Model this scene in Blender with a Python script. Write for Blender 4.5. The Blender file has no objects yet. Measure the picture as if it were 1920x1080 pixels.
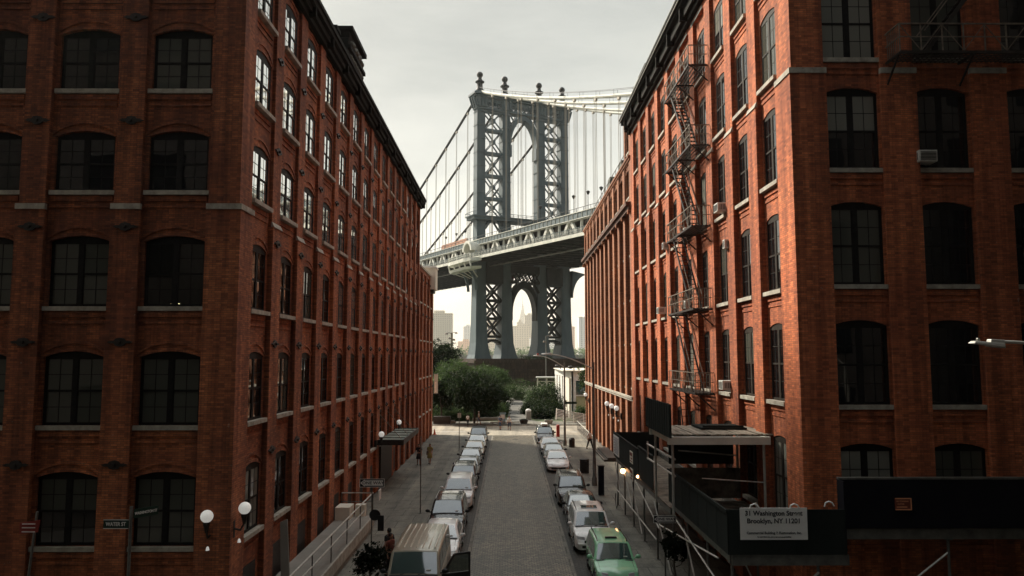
import bpy, bmesh, math, random
from mathutils import Vector, Matrix
random.seed(7)
R = math.radians
C = bpy.context.scene.collection
SC = bpy.context.scene
H0 = 9.3                                   # camera height above the street

# ------------------------------------------------------------------ nodes / materials
def mat(name, base=(.5,.5,.5), rough=.7, metal=0., emis=None, estr=1., spec=None, ior=None, trans=0.):
    m = bpy.data.materials.new(name); m.use_nodes = True
    b = m.node_tree.nodes['Principled BSDF']
    b.inputs['Base Color'].default_value = (*base, 1); b.inputs['Roughness'].default_value = rough
    b.inputs['Metallic'].default_value = metal
    if emis: b.inputs['Emission Color'].default_value = (*emis, 1); b.inputs['Emission Strength'].default_value = estr
    if ior: b.inputs['IOR'].default_value = ior
    if spec is not None: b.inputs['Specular IOR Level'].default_value = spec
    if trans: b.inputs['Transmission Weight'].default_value = trans
    return m
def nt(m): return m.node_tree, m.node_tree.nodes['Principled BSDF']
def link(t, a, b): t.links.new(a, b)
def wcoord(t):
    g = t.nodes.new('ShaderNodeNewGeometry'); return g.outputs['Position']
def noise(t, vec, scale, detail=4, rough=.6):
    n = t.nodes.new('ShaderNodeTexNoise'); n.inputs['Scale'].default_value = scale
    n.inputs['Detail'].default_value = detail; n.inputs['Roughness'].default_value = rough
    link(t, vec, n.inputs['Vector']); return n.outputs['Fac']
def ramp(t, fac, stops):
    r = t.nodes.new('ShaderNodeValToRGB'); e = r.color_ramp.elements
    while len(e) < len(stops): e.new(.5)
    for i, (p, c) in enumerate(stops): e[i].position = p; e[i].color = (*c, 1) if len(c) == 3 else c
    link(t, fac, r.inputs['Fac']); return r.outputs['Color']
def mix(t, fac, a, b, mode='MIX'):
    n = t.nodes.new('ShaderNodeMix'); n.data_type = 'RGBA'; n.blend_type = mode
    for s, v in ((n.inputs[0], fac), (n.inputs[6], a), (n.inputs[7], b)):
        if isinstance(v, (int, float)): s.default_value = v
        elif isinstance(v, tuple): s.default_value = (*v, 1)
        else: link(t, v, s)
    return n.outputs[2]
def vmath(t, op, a, b=None):
    n = t.nodes.new('ShaderNodeVectorMath'); n.operation = op
    for s, v in ((n.inputs[0], a), (n.inputs[1], b)):
        if v is None: continue
        if isinstance(v, tuple): s.default_value = v
        else: link(t, v, s)
    return n
def fmath(t, op, a, b=0.):
    n = t.nodes.new('ShaderNodeMath'); n.operation = op
    for s, v in ((n.inputs[0], a), (n.inputs[1], b)):
        if isinstance(v, (int, float)): s.default_value = v
        else: link(t, v, s)
    return n.outputs[0]
def bump(t, b, h, strength=.4, dist=.02):
    n = t.nodes.new('ShaderNodeBump'); n.inputs['Strength'].default_value = strength; n.inputs['Distance'].default_value = dist
    link(t, h, n.inputs['Height']); link(t, n.outputs['Normal'], b.inputs['Normal'])

def brick_mat(name, c1, c2, c3, mortar):
    m = mat(name, rough=.88); t, b = nt(m)
    sep = t.nodes.new('ShaderNodeSeparateXYZ'); link(t, wcoord(t), sep.inputs[0])
    cmb = t.nodes.new('ShaderNodeCombineXYZ')
    link(t, fmath(t, 'ADD', sep.outputs[0], sep.outputs[1]), cmb.inputs[0]); link(t, sep.outputs[2], cmb.inputs[1])
    br = t.nodes.new('ShaderNodeTexBrick'); link(t, cmb.outputs[0], br.inputs['Vector'])
    br.inputs['Scale'].default_value = 1; br.inputs['Brick Width'].default_value = .215; br.inputs['Row Height'].default_value = .073
    br.inputs['Mortar Size'].default_value = .0075; br.inputs['Mortar Smooth'].default_value = .3; br.inputs['Bias'].default_value = -.1
    br.inputs['Color1'].default_value = (*c1,1); br.inputs['Color2'].default_value = (*c2,1); br.inputs['Mortar'].default_value = (*mortar,1)
    big = noise(t, wcoord(t), .35, 5, .65)
    col = mix(t, ramp(t, big, [(.38,(0,0,0)),(.68,(1,1,1))]), br.outputs['Color'], c3)
    col = mix(t, .85, br.outputs['Color'], col)
    pt_ = noise(t, vmath(t, 'MULTIPLY', wcoord(t), (1,1,.55)).outputs[0], .16, 3, .5)
    col = mix(t, .5, col, ramp(t, pt_, [(.40,(.66,.62,.60)),(.56,(1,1,1)),(.66,(1.18,1.12,1.05))]), 'MULTIPLY')
    # soot streaks running down and pale efflorescence specks, shapes of their own
    st = vmath(t, 'MULTIPLY', wcoord(t), (2.2, 2.2, .12)).outputs[0]
    streak = ramp(t, noise(t, st, 1.0, 6, .7), [(.42,(.50,.46,.44)),(.6,(1,1,1))])
    col = mix(t, .9, col, streak, 'MULTIPLY')
    spk = noise(t, wcoord(t), 5.5, 3, .6)
    col = mix(t, ramp(t, spk, [(.70,(0,0,0)),(.78,(.55,.55,.55))]), col, (.42,.33,.26))
    # lighter single bricks
    wn = t.nodes.new('ShaderNodeTexWhiteNoise'); wn.noise_dimensions = '2D'
    fl = vmath(t, 'FLOOR', vmath(t, 'MULTIPLY', cmb.outputs[0], (4.65, 13.7, 1)).outputs[0]).outputs[0]
    link(t, fl, wn.inputs['Vector'])
    col = mix(t, .6, col, ramp(t, wn.outputs['Value'], [(0,(.45,.42,.42)),(.25,(.9,.9,.9)),(.6,(1.1,1.1,1.1)),(1,(1.65,1.6,1.5))]), 'MULTIPLY')
    link(t, col, b.inputs['Base Color'])
    bump(t, b, br.outputs['Fac'], .5, -.01)
    return m
M = {}
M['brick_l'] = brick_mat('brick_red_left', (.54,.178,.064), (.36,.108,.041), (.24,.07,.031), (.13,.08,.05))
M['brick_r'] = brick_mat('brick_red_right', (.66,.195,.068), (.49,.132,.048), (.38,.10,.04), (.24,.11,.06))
M['brick_t'] = brick_mat('brick_tan', (.50,.20,.085), (.38,.145,.062), (.30,.12,.055), (.2,.13,.09))
M['brick_d'] = brick_mat('brick_dark', (.16,.07,.04), (.12,.05,.03), (.10,.05,.03), (.08,.06,.05))

def grain_mat(name, a, b_, scale, rough=.8, metal=0., bs=.2, detail=6, stretch=(1,1,1), spec=None):
    m = mat(name, rough=rough, metal=metal, spec=spec); t, b = nt(m)
    v = vmath(t, 'MULTIPLY', wcoord(t), stretch).outputs[0]
    f = noise(t, v, scale, detail, .65)
    link(t, ramp(t, f, [(.32,a),(.68,b_)]), b.inputs['Base Color'])
    if bs: bump(t, b, noise(t, v, scale*6, 4, .6), bs, .01)
    return m
M['stone'] = grain_mat('limestone', (.24,.22,.18), (.50,.47,.39), 3., .9)
M['sash'] = grain_mat('black_sash_paint', (.006,.006,.007), (.016,.015,.014), 6., .6, 0, .1, spec=.15)
M['sash_r'] = grain_mat('brown_sash_paint', (.018,.015,.012), (.05,.042,.034), 4., .6, 0, .1, spec=.15)
M['iron'] = grain_mat('black_iron', (.012,.011,.010), (.04,.032,.026), 5., .55, .3)
M['iron_l'] = grain_mat('weathered_iron', (.10,.08,.06), (.26,.22,.17), 4., .6, .3)
M['cornice'] = grain_mat('cornice_metal', (.010,.010,.009), (.020,.020,.018), 2., .85, 0, .2, spec=.1)
M['cornice_g'] = grain_mat('cornice_green', (.05,.055,.042), (.12,.125,.10), 2., .6, .1)
M['asphalt'] = grain_mat('asphalt', (.035,.034,.032), (.065,.062,.056), 2., .85)
M['blocker_dark'] = grain_mat('light_blocker_dark', (.012,.010,.009), (.028,.022,.018), 1.5, .8)  # near black so the added, unseen blocker buildings bounce little light
M['earth'] = grain_mat('earth', (.05,.045,.035), (.11,.10,.075), .4, .95)
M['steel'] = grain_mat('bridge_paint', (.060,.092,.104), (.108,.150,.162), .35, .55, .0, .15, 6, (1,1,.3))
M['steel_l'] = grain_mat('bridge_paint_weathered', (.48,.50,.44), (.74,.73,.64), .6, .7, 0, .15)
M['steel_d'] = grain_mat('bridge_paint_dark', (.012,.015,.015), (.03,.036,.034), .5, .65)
M['granite'] = brick_mat('granite_block', (.12,.08,.055), (.09,.06,.045), (.06,.045,.035), (.03,.025,.02))
for n in M['granite'].node_tree.nodes:
    if n.type == 'TEX_BRICK': n.inputs['Brick Width'].default_value = 2.2; n.inputs['Row Height'].default_value = .9; n.inputs['Mortar Size'].default_value = .06
M['pole'] = grain_mat('galvanised_pole', (.10,.10,.09), (.22,.215,.19), 3., .5, .5)
M['pole_l'] = grain_mat('aluminium_pole', (.42,.42,.38), (.62,.61,.55), 3., .4, .5)
M['pipe'] = grain_mat('bare_steel_pipe', (.38,.37,.33), (.70,.68,.62), 4., .4, .5)
M['green_ply'] = grain_mat('dark_green_plywood', (.010,.014,.012), (.022,.027,.024), 1.2, .85, 0, .3, 6, (1,1,.15), spec=.15)
M['navy_ply'] = grain_mat('navy_plywood', (.006,.006,.010), (.011,.011,.015), 1.2, .85, 0, .3, spec=.1)
M['raw_ply'] = grain_mat('stained_plywood', (.035,.028,.02), (.22,.18,.13), 2.2, .85)
M['plank'] = grain_mat('weathered_planks', (.07,.06,.045), (.46,.42,.33), 1.4, .85, 0, .3, 8, (6,.35,1))
M['white'] = grain_mat('white_paint', (.62,.61,.57), (.80,.79,.75), 2., .6)
M['cream'] = grain_mat('cream_panel', (.62,.58,.48), (.80,.75,.63), 1., .7)
M['sign_white'] = mat('sign_white', (.82,.81,.76), .5)
M['sign_black'] = mat('sign_black', (.008,.008,.008), .5)
M['sign_green'] = mat('sign_green', (.008,.035,.022), .5)
M['sign_red'] = mat('sign_red', (.28,.03,.02), .5)
M['globe'] = mat('opal_globe', (.8,.8,.76), .25, emis=(1,.98,.90), estr=.18)
M['warm_lamp'] = mat('warm_bulb', (1,.6,.3), .4, emis=(1,.50,.22), estr=5.)
M['tube_lamp'] = mat('fluorescent_tube', (1,.9,.7), .4, emis=(1,.86,.5), estr=1.6)
M['rubber'] = mat('tyre_rubber', (.014,.014,.014), .85)
M['rim'] = mat('alloy_rim', (.35,.35,.34), .3, .9)
M['plastic'] = mat('black_plastic', (.012,.012,.012), .5)
M['lamp_glass'] = mat('headlamp_glass', (.55,.56,.56), .12, .3)
M['ac'] = grain_mat('ac_case', (.46,.46,.42), (.66,.65,.60), 4., .5)
M['skin'] = mat('skin', (.36,.19,.12), .55)
M['hair'] = mat('hair', (.012,.009,.007), .7)
M['cloth_black'] = mat('cloth_black', (.012,.012,.013), .9)
M['cloth_white'] = mat('cloth_white', (.62,.60,.56), .9)
M['cloth_yellow'] = mat('cloth_yellow', (.30,.24,.08), .9)
M['cloth_blue'] = mat('cloth_blue', (.06,.08,.12), .9)
M['cloth_red'] = mat('cloth_rust', (.20,.055,.035), .9)
M['orange'] = mat('orange_plastic', (.55,.08,.02), .6)
M['red'] = mat('red_paint', (.32,.02,.012), .5)
M['box_blue'] = mat('pale_blue_enamel', (.28,.42,.50), .4)
M['bark'] = grain_mat('bark', (.03,.022,.016), (.075,.06,.045), 6., .95, 0, .5)

def glass_mat(name, base, ior=1.9, bs=.10, wave=1.1):
    m = mat(name, base, .03, ior=ior); t, b = nt(m)
    bump(t, b, noise(t, wcoord(t), wave, 1, .4), bs, .06)
    return m
M['glass'] = glass_mat('window_glass', (.006,.007,.007), 1.9)
M['glass_sky_mirror'] = glass_mat('window_glass_sky_mirror', (.94,.95,.92), 2.0)
M['glass_sky_mirror'].node_tree.nodes['Principled BSDF'].inputs['Metallic'].default_value = .85  # mirror-like panes that put bright sky reflections into chosen upper rows
M['glass_r'] = glass_mat('window_glass_dark', (.006,.007,.008), 1.6)
M['glass_blind'] = glass_mat('window_glass_blind', (.20,.205,.175), 1.5)
M['glass_dim'] = glass_mat('window_glass_curtain', (.07,.075,.062), 1.5)
m = mat('window_glass_clear', (.9,.95,.92), .02); t, b = nt(m)
tr = t.nodes.new('ShaderNodeBsdfTransparent'); tr.inputs[0].default_value = (.55,.58,.52,1)
ms = t.nodes.new('ShaderNodeMixShader'); gl = t.nodes.new('ShaderNodeBsdfGlossy'); gl.inputs['Roughness'].default_value = .03
ms.inputs[0].default_value = .06; link(t, tr.outputs[0], ms.inputs[1]); link(t, gl.outputs[0], ms.inputs[2])
link(t, ms.outputs[0], t.nodes['Material Output'].inputs[0]); M['glass_clear'] = m
M['car_glass'] = mat('car_glass', (.045,.085,.078), .04, ior=2.7)
M['pav_glass'] = mat('pavilion_glass', (.05,.10,.10), .06, ior=1.8)

def leaf_mat(name, a, b_):
    m = mat(name, rough=.75, spec=.12); t, b = nt(m)
    f = noise(t, wcoord(t), .8, 4, .7)
    link(t, ramp(t, f, [(.3,a),(.7,b_)]), b.inputs['Base Color'])
    b.inputs['Subsurface Weight'].default_value = 0
    tl = t.nodes.new('ShaderNodeBsdfTranslucent'); tl.inputs[0].default_value = (b_[0]*1.3,b_[1]*1.5,b_[2],1)
    ms = t.nodes.new('ShaderNodeMixShader'); ms.inputs[0].default_value = .25
    link(t, b.outputs[0], ms.inputs[1]); link(t, tl.outputs[0], ms.inputs[2]); link(t, ms.outputs[0], t.nodes['Material Output'].inputs[0])
    return m
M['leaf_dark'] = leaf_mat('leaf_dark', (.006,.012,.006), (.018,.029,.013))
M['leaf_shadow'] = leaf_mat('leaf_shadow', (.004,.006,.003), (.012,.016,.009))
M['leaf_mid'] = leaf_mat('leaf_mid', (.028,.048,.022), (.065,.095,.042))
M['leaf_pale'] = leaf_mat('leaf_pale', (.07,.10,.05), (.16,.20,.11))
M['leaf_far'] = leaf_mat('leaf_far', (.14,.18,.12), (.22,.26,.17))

# setts, slabs
def sett_mat(name, w, h, c1, c2, mortar, msize, rough=.8, bs=.6, var=.6, rot=0.):
    m = mat(name, rough=rough); t, b = nt(m)
    br = t.nodes.new('ShaderNodeTexBrick')
    mp = t.nodes.new('ShaderNodeMapping'); mp.inputs['Rotation'].default_value[2] = rot
    nz = t.nodes.new('ShaderNodeTexNoise'); nz.inputs['Scale'].default_value = 2.; link(t, wcoord(t), nz.inputs['Vector'])
    wob = vmath(t, 'ADD', wcoord(t), vmath(t, 'MULTIPLY', nz.outputs['Color'], (.09,.09,0)).outputs[0]).outputs[0]
    link(t, wob, mp.inputs['Vector']); link(t, mp.outputs[0], br.inputs['Vector'])
    br.inputs['Scale'].default_value = 1; br.inputs['Brick Width'].default_value = w; br.inputs['Row Height'].default_value = h
    br.inputs['Mortar Size'].default_value = msize; br.inputs['Mortar Smooth'].default_value = .4
    br.inputs['Color1'].default_value = (*c1,1); br.inputs['Color2'].default_value = (*c2,1); br.inputs['Mortar'].default_value = (*mortar,1)
    big = noise(t, wcoord(t), .25, 6, .7)
    col = mix(t, var, br.outputs['Color'], ramp(t, big, [(.3,(.42,.41,.40)),(.5,(.9,.9,.88)),(.7,(1.35,1.3,1.2))]), 'MULTIPLY')
    fine = noise(t, wcoord(t), 14, 3, .6)
    wear = noise(t, vmath(t, 'MULTIPLY', wcoord(t), (1.3,.07,1)).outputs[0], 1., 4, .6)
    col = mix(t, var*.8, col, ramp(t, wear, [(.35,(.62,.61,.6)),(.62,(1.25,1.22,1.15))]), 'MULTIPLY')
    pat = noise(t, wcoord(t), .9, 5, .75)
    col = mix(t, var*.7, col, ramp(t, pat, [(.36,(.45,.44,.43)),(.47,(1,1,1))]), 'MULTIPLY')
    col = mix(t, .8, col, ramp(t, fine, [(.3,(.6,.6,.6)),(.7,(1.35,1.35,1.3))]), 'MULTIPLY')
    link(t, col, b.inputs['Base Color'])
    bump(t, b, br.outputs['Fac'], bs, -.02)
    return m
M['sett_c'] = sett_mat('centre_pavers', .24, .14, (.28,.24,.17), (.08,.068,.048), (.014,.013,.010), .032, .42)
M['sett_p'] = sett_mat('lane_setts', .30, .17, (.085,.078,.064), (.045,.042,.035), (.020,.019,.017), .03, .7, .9, .8)
M['kerbstone'] = sett_mat('edge_stones', .35, 1.1, (.20,.19,.165), (.14,.13,.115), (.05,.05,.04), .02, .8)
M['slab'] = sett_mat('pavement_slabs', 1.52, 1.52, (.19,.185,.16), (.14,.135,.118), (.035,.035,.03), .018, .8, .3, .9)
M['concrete'] = grain_mat('concrete', (.19,.18,.155), (.30,.285,.25), .5, .85)
M['crossing'] = sett_mat('cross_street', 3.1, 3.1, (.34,.31,.26), (.28,.255,.215), (.22,.20,.17), .02, .8, .2, .8)
M['paint_w'] = grain_mat('road_paint', (.45,.44,.40), (.66,.65,.60), 3., .7)
M['path'] = grain_mat('park_path', (.075,.072,.062), (.12,.115,.10), .6, .9)
M['grass'] = grain_mat('grass', (.025,.04,.015), (.06,.085,.03), 1.2, .95, 0, .6)
m = mat('river_water', (.10,.12,.115), .18); t, b = nt(m); bump(t, b, noise(t, vmath(t,'MULTIPLY',wcoord(t),(.4,1,1)).outputs[0], .5, 5, .6), .35, .3); M['water'] = m

def tower_mat(name, wall, win, sx, sz, fx=.5, fz=.5):
    """far block: rows and columns of window openings as a wall pattern"""
    m = mat(name, rough=.8); t, b = nt(m)
    sep = t.nodes.new('ShaderNodeSeparateXYZ'); link(t, wcoord(t), sep.inputs[0])
    def stripe(v, s, f):
        return fmath(t, 'LESS_THAN', fmath(t, 'FRACT', fmath(t, 'DIVIDE', v, s)), f)
    u = fmath(t, 'ADD', sep.outputs[0], fmath(t, 'MULTIPLY', sep.outputs[1], 1.0))
    k = fmath(t, 'MULTIPLY', stripe(u, sx, fx), stripe(sep.outputs[2], sz, fz))
    link(t, mix(t, k, wall, win), b.inputs['Base Color'])
    return m

# ------------------------------------------------------------------ mesh helper
class MB:
    def __init__(s): s.v = []; s.f = []; s.mi = []; s.cur = 0
    def add(s, vs, fs):
        n = len(s.v); s.v += [tuple(v) for v in vs]; s.f += [tuple(n+i for i in f) for f in fs]; s.mi += [s.cur]*len(fs); return s
    def quad(s, a, b, c, d): return s.add([a,b,c,d], [(0,1,2,3)])
    def box(s, x0, x1, y0, y1, z0, z1):
        vs = [(x0,y0,z0),(x1,y0,z0),(x1,y1,z0),(x0,y1,z0),(x0,y0,z1),(x1,y0,z1),(x1,y1,z1),(x0,y1,z1)]
        return s.add(vs, [(0,3,2,1),(4,5,6,7),(0,1,5,4),(1,2,6,5),(2,3,7,6),(3,0,4,7)])
    def hexa(s, P):                                      # eight corners: bottom ring, top ring
        return s.add(P, [(0,3,2,1),(4,5,6,7),(0,1,5,4),(1,2,6,5),(2,3,7,6),(3,0,4,7)])
    def beam(s, p, q, w, h=None, up=(0,0,1)):            # box between two points
        h = h or w; p = Vector(p); q = Vector(q); d = (q-p)
        if d.length < 1e-6: return s
        d.normalize(); u = Vector(up)
        if abs(d.dot(u)) > .98: u = Vector((1,0,0))
        a = d.cross(u).normalized()*w/2; b = a.cross(d).normalized()*h/2
        return s.hexa([p-a-b, p+a-b, q+a-b, q-a-b, p-a+b, p+a+b, q+a+b, q-a+b])
    def tube(s, pts, r, n=8, r2=None):
        pts = [Vector(p) for p in pts]; rs = [r + ((r2 if r2 is not None else r)-r)*i/(len(pts)-1) for i in range(len(pts))]
        rings = []; ref = None
        for i, p in enumerate(pts):
            d = (pts[min(i+1,len(pts)-1)] - pts[max(i-1,0)]).normalized()
            if ref is None: ref = d.orthogonal().normalized()
            a = (ref - d*ref.dot(d)).normalized(); ref = a; b = d.cross(a)
            rings.append([p + (a*math.cos(2*math.pi*k/n)+b*math.sin(2*math.pi*k/n))*rs[i] for k in range(n)])
        vs = [v for r_ in rings for v in r_]; fs = []
        for i in range(len(pts)-1):
            for k in range(n): fs.append((i*n+k, i*n+(k+1)%n, (i+1)*n+(k+1)%n, (i+1)*n+k))
        fs.append(tuple(range(n))[::-1]); fs.append(tuple((len(pts)-1)*n+k for k in range(n)))
        return s.add(vs, fs)
    def lathe(s, c, prof, n=16, axis='z'):               # prof: (r, z) list
        vs = []; fs = []; c = Vector(c)
        for r, z in prof:
            for k in range(n):
                a = 2*math.pi*k/n
                o = (r*math.cos(a), r*math.sin(a), z) if axis == 'z' else ((z, r*math.cos(a), r*math.sin(a)) if axis == 'x' else (r*math.cos(a), z, r*math.sin(a)))
                vs.append(c+Vector(o))
        m_ = len(prof)
        for i in range(m_-1):
            for k in range(n): fs.append((i*n+k, i*n+(k+1)%n, (i+1)*n+(k+1)%n, (i+1)*n+k))
        fs.append(tuple(range(n))[::-1]); fs.append(tuple((m_-1)*n+k for k in range(n)))
        return s.add(vs, fs)
    def ball(s, c, r, n=14, sc=(1,1,1)):
        prof = [(r*math.sin(math.pi*i/n) if 0 < i < n else r*.02, -r*math.cos(math.pi*i/n)) for i in range(n+1)]
        k = len(s.v); s.lathe((0,0,0), prof, n)
        for i in range(k, len(s.v)): v = s.v[i]; s.v[i] = (c[0]+v[0]*sc[0], c[1]+v[1]*sc[1], c[2]+v[2]*sc[2])
        return s
    def prism(s, poly, y0, y1, ax='y'):                   # polygon in (a,z) extruded along the third axis
        n = len(poly)
        g = (lambda p, y: (p[0], y, p[1])) if ax == 'y' else ((lambda p, y: (y, p[0], p[1])) if ax == 'x' else (lambda p, y: (p[0], p[1], y)))
        vs = [g(p, y0) for p in poly] + [g(p, y1) for p in poly]
        fs = [tuple(range(n)), tuple(range(2*n-1, n-1, -1))] + [(i, i+n, (i+1)%n+n, (i+1)%n) for i in range(n)]
        return s.add(vs, fs)
    def build(s, name, m, parent=None, smooth=False, loc=None, rot=0, bevel=0, fix=True):
        me = bpy.data.meshes.new(name)
        off = wloc(parent) if (parent is not None and loc is None) else Vector((0,0,0))
        if parent is None and loc is None and s.v:      # a top-level mesh gets its origin at its base
            xs = [v[0] for v in s.v]; ys = [v[1] for v in s.v]; zs = [v[2] for v in s.v]
            off = Vector(((min(xs)+max(xs))/2, (min(ys)+max(ys))/2, min(zs)))
        me.from_pydata([tuple(Vector(v)-off) for v in s.v], [], s.f)
        ms = m if isinstance(m, (list, tuple)) else [m]
        for x in ms: me.materials.append(x)
        for p, i in zip(me.polygons, s.mi): p.material_index = i
        if fix:
            bm = bmesh.new(); bm.from_mesh(me); bmesh.ops.recalc_face_normals(bm, faces=bm.faces); bm.to_mesh(me); bm.free()
        if smooth: me.shade_smooth(); me.set_sharp_from_angle(angle=R(38))
        o = bpy.data.objects.new(name, me); C.objects.link(o)
        if parent is not None: o.parent = parent
        if loc is not None: o.location = loc
        elif parent is None: o.location = off
        o.rotation_euler.z = rot
        if bevel:
            bv = o.modifiers.new('bevel', 'BEVEL'); bv.width = bevel; bv.segments = 2; bv.limit_method = 'ANGLE'; bv.angle_limit = R(35)
        return o
def wloc(o):
    v = Vector((0,0,0))
    while o is not None: v = v + Vector(o.location); o = o.parent
    return v
def tag(o, label=None, cat=None, group=None, kind=None):
    if label: o['label'] = label
    if cat: o['category'] = cat
    if group: o['group'] = group
    if kind: o['kind'] = kind
    return o
def empty(name, loc=(0,0,0), label=None, cat=None, group=None, rot=0):
    o = bpy.data.objects.new(name, None); C.objects.link(o); o.location = loc; o.rotation_euler.z = rot; o.empty_display_size = .2
    return tag(o, label, cat, group)
def copy_tree(o, parent=None):
    c = o.copy(); C.objects.link(c); c.parent = parent
    for ch in list(o.children): copy_tree(ch, c)
    return c
KIDS = {}
def struct(mb, name, m, **k): return tag(mb.build(name, m, **k), kind='structure')
def text(name, s_, size, m, parent, loc, rotz=0, align='CENTER', squeeze=1., depth=.004, bold=0.):
    cu = bpy.data.curves.new(name, 'FONT'); cu.body = s_; cu.size = size; cu.align_x = align; cu.align_y = 'CENTER'
    cu.extrude = depth; cu.offset = bold
    o = bpy.data.objects.new(name, cu); C.objects.link(o)
    bpy.context.view_layer.update()
    me = bpy.data.meshes.new_from_object(o.evaluated_get(bpy.context.evaluated_depsgraph_get()))
    C.objects.unlink(o); bpy.data.objects.remove(o)
    for v in me.vertices: x, y, z = v.co; v.co = (x*squeeze, -z, y)      # stand it up, facing -Y
    me.materials.clear(); me.materials.append(m)
    o = bpy.data.objects.new(name, me); C.objects.link(o); o.parent = parent; o.location = loc; o.rotation_euler.z = rotz
    return o

# ------------------------------------------------------------------ windows and facades
def arch_pts(x0, x1, zs, zc, n=8):
    w = (x1-x0)/2; h = zc-zs; r = (w*w+h*h)/(2*h); cx = (x0+x1)/2; cz = zc-r; a = math.asin(min(1, w/r))
    return [(cx + r*math.sin(-a+2*a*i/n), cz + r*math.cos(-a+2*a*i/n)) for i in range(n+1)]
WPROTO = {}
def window(parent, loc, rot, w, h, rise, sash='sash', glass='glass', sill=True, blind=None, double=True):
    key = (round(w,2), round(h,2), round(rise,2), sash, double)
    if key not in WPROTO:
        f = MB(); zt = h-rise; d0, d1 = -.014, .09
        f.box(-w/2, -w/2+.07, d0, d1, 0, zt); f.box(w/2-.07, w/2, d0, d1, 0, zt)
        f.box(-w/2+.09, w/2-.09, d0, d1, 0, .09)
        f.prism([(-w/2,zt-.08)] + arch_pts(-w/2, w/2, zt, h) + [(w/2,zt-.08)], d0, d1)
        mull = .17 if double else 0
        cols = [(-w/2+.07, -mull/2), (mull/2, w/2-.07)] if double else [(-w/2+.09, w/2-.09)]
        if double: f.box(-mull/2, mull/2, d0-.006, d1, .09, zt-.08)
        zm = .09 + (zt-.17)*.5
        g = [MB(), MB()]
        for a, b_ in cols:
            f.box(a, b_, d0+.004, d1, zm-.035, zm+.035)
            c_ = (a+b_)/2
            for z0, z1, yy in ((.09, zm-.035, .018), (zm+.035, zt-.08, .006)):
                f.box(c_-.012, c_+.012, yy-.007, yy+.02, z0, z1)
                f.box(a, b_, yy-.006, yy+.02, (z0+z1)/2-.012, (z0+z1)/2+.012)
                f.box(a, a+.03, yy-.009, yy+.02, z0, z1); f.box(b_-.03, b_, yy-.009, yy+.02, z0, z1)
                g[0 if yy == .018 else 1].quad((a+.01,yy,z0),(b_-.01,yy,z0),(b_-.01,yy,z1),(a+.01,yy,z1))
        ss = MB(); ss.box(-w/2-.09, w/2+.09, -.24, .03, -.15, 0)
        fo = f.build('window', M[sash], parent, loc=(0,0,0)); C.objects.unlink(fo)
        go = [x.build('pane', M[glass], fo, loc=(0,0,0), fix=False) for x in g]
        for x in go: C.objects.unlink(x)
        so = ss.build('sill', M['stone'], fo, loc=(0,0,0)); C.objects.unlink(so)
        WPROTO[key] = (fo.data, [x.data for x in go], so.data)
        for x in (fo, *go, so): bpy.data.objects.remove(x)
    fd, gd, sd = WPROTO[key]
    o = bpy.data.objects.new('window', fd); C.objects.link(o); o.parent = parent; o.location = loc; o.rotation_euler.z = rot
    for i, g_ in enumerate(gd):
        mm = blind if (blind and (i == 1 or blind in ('glass_clear','glass_sky_mirror') or random.random() < .5)) else glass
        p = bpy.data.objects.new('pane', g_); C.objects.link(p); p.parent = o
        p.material_slots[0].link = 'OBJECT'; p.material_slots[0].material = M[mm]
    if sill:
        p = bpy.data.objects.new('sill', sd); C.objects.link(p); p.parent = o
    return o

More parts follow.
